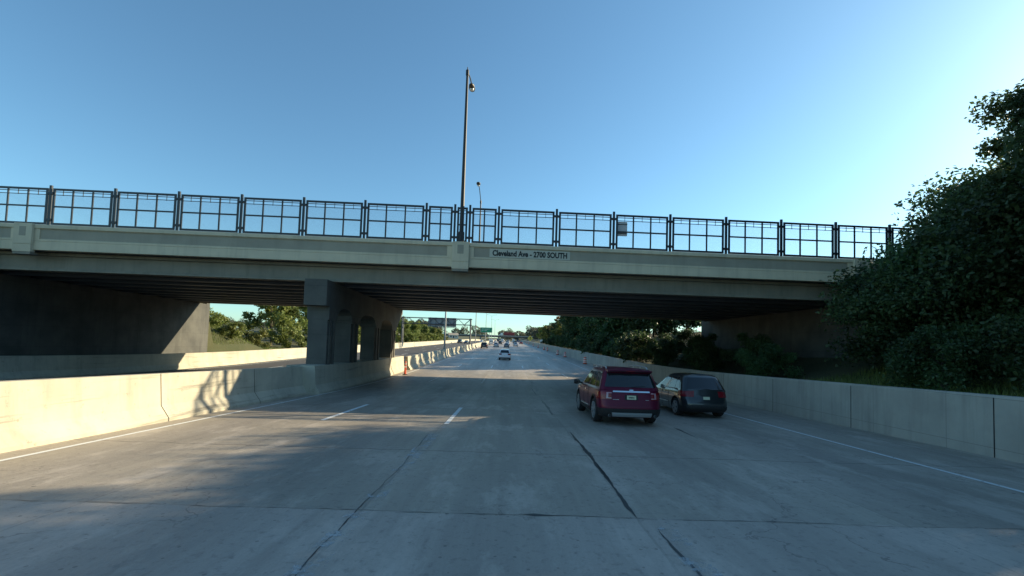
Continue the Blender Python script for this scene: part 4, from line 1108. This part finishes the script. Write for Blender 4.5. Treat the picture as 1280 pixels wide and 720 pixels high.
for i in range(22):
    y = g.uniform(285, 470); x = 22 + g.uniform(0, 34); sp3.append((x, y, Tz(x, y) - 1.5, g.uniform(6, 11), g.uniform(4, 7)))
wood('distant_woodland', 'far grey green wood at the end of the right wall', sp3, 'leaf_grey', 5)

# distant overpass with a truck on it
fo = empty('distant_overpass', (0, 440, 0), 0, 'low distant overpass crossing the freeway on the horizon', 'bridge')
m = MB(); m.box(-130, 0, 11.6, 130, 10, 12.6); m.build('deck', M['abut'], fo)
m = MB(); m.box(-130, -.2, 12.6, 130, .15, 13.4); m.build('parapet', M['wall'], fo)
for x in (-27.5, -9.75, 13):
    m = MB(); m.box(x - .6, 1, 6.5, x + .6, 9, 11.6); m.build('pier', M['wall'], fo)
tr = empty('semi_truck', (.6, 443, 12.6), 0, 'semi truck with dark red trailer crossing the distant overpass', 'truck')
m = MB(); m.box(-5.2, -1.25, 1.1, 5.4, 1.25, 4.1); m.build('trailer', M['red_box'], tr, bevel=.05)
m = MB(); m.box(-8.2, -1.2, .9, -6.0, 1.2, 3.3); m.box(-9.2, -1.1, .9, -8.2, 1.1, 2.0); m.build('cab', PAINT['white'], tr, bevel=.1)
for x in (-8.6, -6.6, 3.2, 4.5):
    m = MB(); m.lathe([(.5, -1.2), (.5, 1.2)], (x, 0, .5), 'Y', 16); m.build('wheel', M['tyre'], tr)
m = MB(); m.box(-6.2, -.5, .85, 5.2, .5, 1.1); m.build('chassis', M['black'], tr)

# pale house left of the opposite carriageway
hx, hy = -37, 300; hz = Tz(hx, hy)
h = empty('house', (hx, hy, hz), .3, 'small pale house with tan roof beyond the sunlit trees', 'house'); h.scale = (.7,) * 3
m = MB(); m.box(-4.5, -3.5, -.5, 4.5, 3.5, 2.9); m.build('wall', M['housewall'], h)
m = MB(); m.sweep([[(-4.9, -3.9, 2.85), (-4.9, 3.9, 2.85), (-4.9, 0, 5.0)], [(4.9, -3.9, 2.85), (4.9, 3.9, 2.85), (4.9, 0, 5.0)]]); rf = m.build('roof', M['roof'], h)
m = MB(); m.box(1.6, -.4, 4.2, 2.3, .3, 5.7); m.build('chimney', M['wall'], rf)
for x in (-2.6, 2.4):
    m = MB(); m.box(x - .6, -3.54, 1.0, x + .6, -3.48, 2.2); m.build('window', M['glass'], h)
m = MB(); m.box(-.5, -3.54, 0, .5, -3.48, 2.1); m.build('door', M['black'], h)

# rough grass on the near right embankment and on the verge behind the far barrier
gg = np.random.default_rng(31); P = []
for (xa, xb, ya, yb, n) in ((12.6, 22, -2, 22, 26000), (-31, -27.2, 2, 22, 5000), (-50, -28.7, 44, 60, 26000)):
    xs_ = gg.uniform(xa, xb, n); ys2 = gg.uniform(ya, yb, n); P.append(np.stack([xs_, ys2, [Tz(a, b) for a, b in zip(xs_, ys2)]], 1))
P = np.concatenate(P); n = len(P); hgt = gg.uniform(.12, .4, n); an = gg.uniform(0, 6.28, n); wd = .018
dx, dy = np.cos(an) * wd, np.sin(an) * wd; lx, ly = gg.normal(0, .1, n), gg.normal(0, .1, n)
v = np.stack([P - np.stack([dx, dy, np.full(n, .03)], 1), P + np.stack([dx, dy, np.full(n, -.03)], 1), P + np.stack([lx, ly, hgt], 1)], 1).reshape(-1, 3)
me = bpy.data.meshes.new('grass'); me.vertices.add(3*n); me.loops.add(3*n); me.polygons.add(n)
me.vertices.foreach_set('co', v.ravel()); me.loops.foreach_set('vertex_index', np.arange(3*n, dtype=np.int32)); me.polygons.foreach_set('loop_start', np.arange(0, 3*n, 3, dtype=np.int32))
me.update(calc_edges=True); me.validate(); me.materials.append(M['leaf_mid']); o = bpy.data.objects.new('grass', me); COL.objects.link(o)
tag(o, 'rough green grass on the embankments beside the overpass', 'grass', kind='stuff')
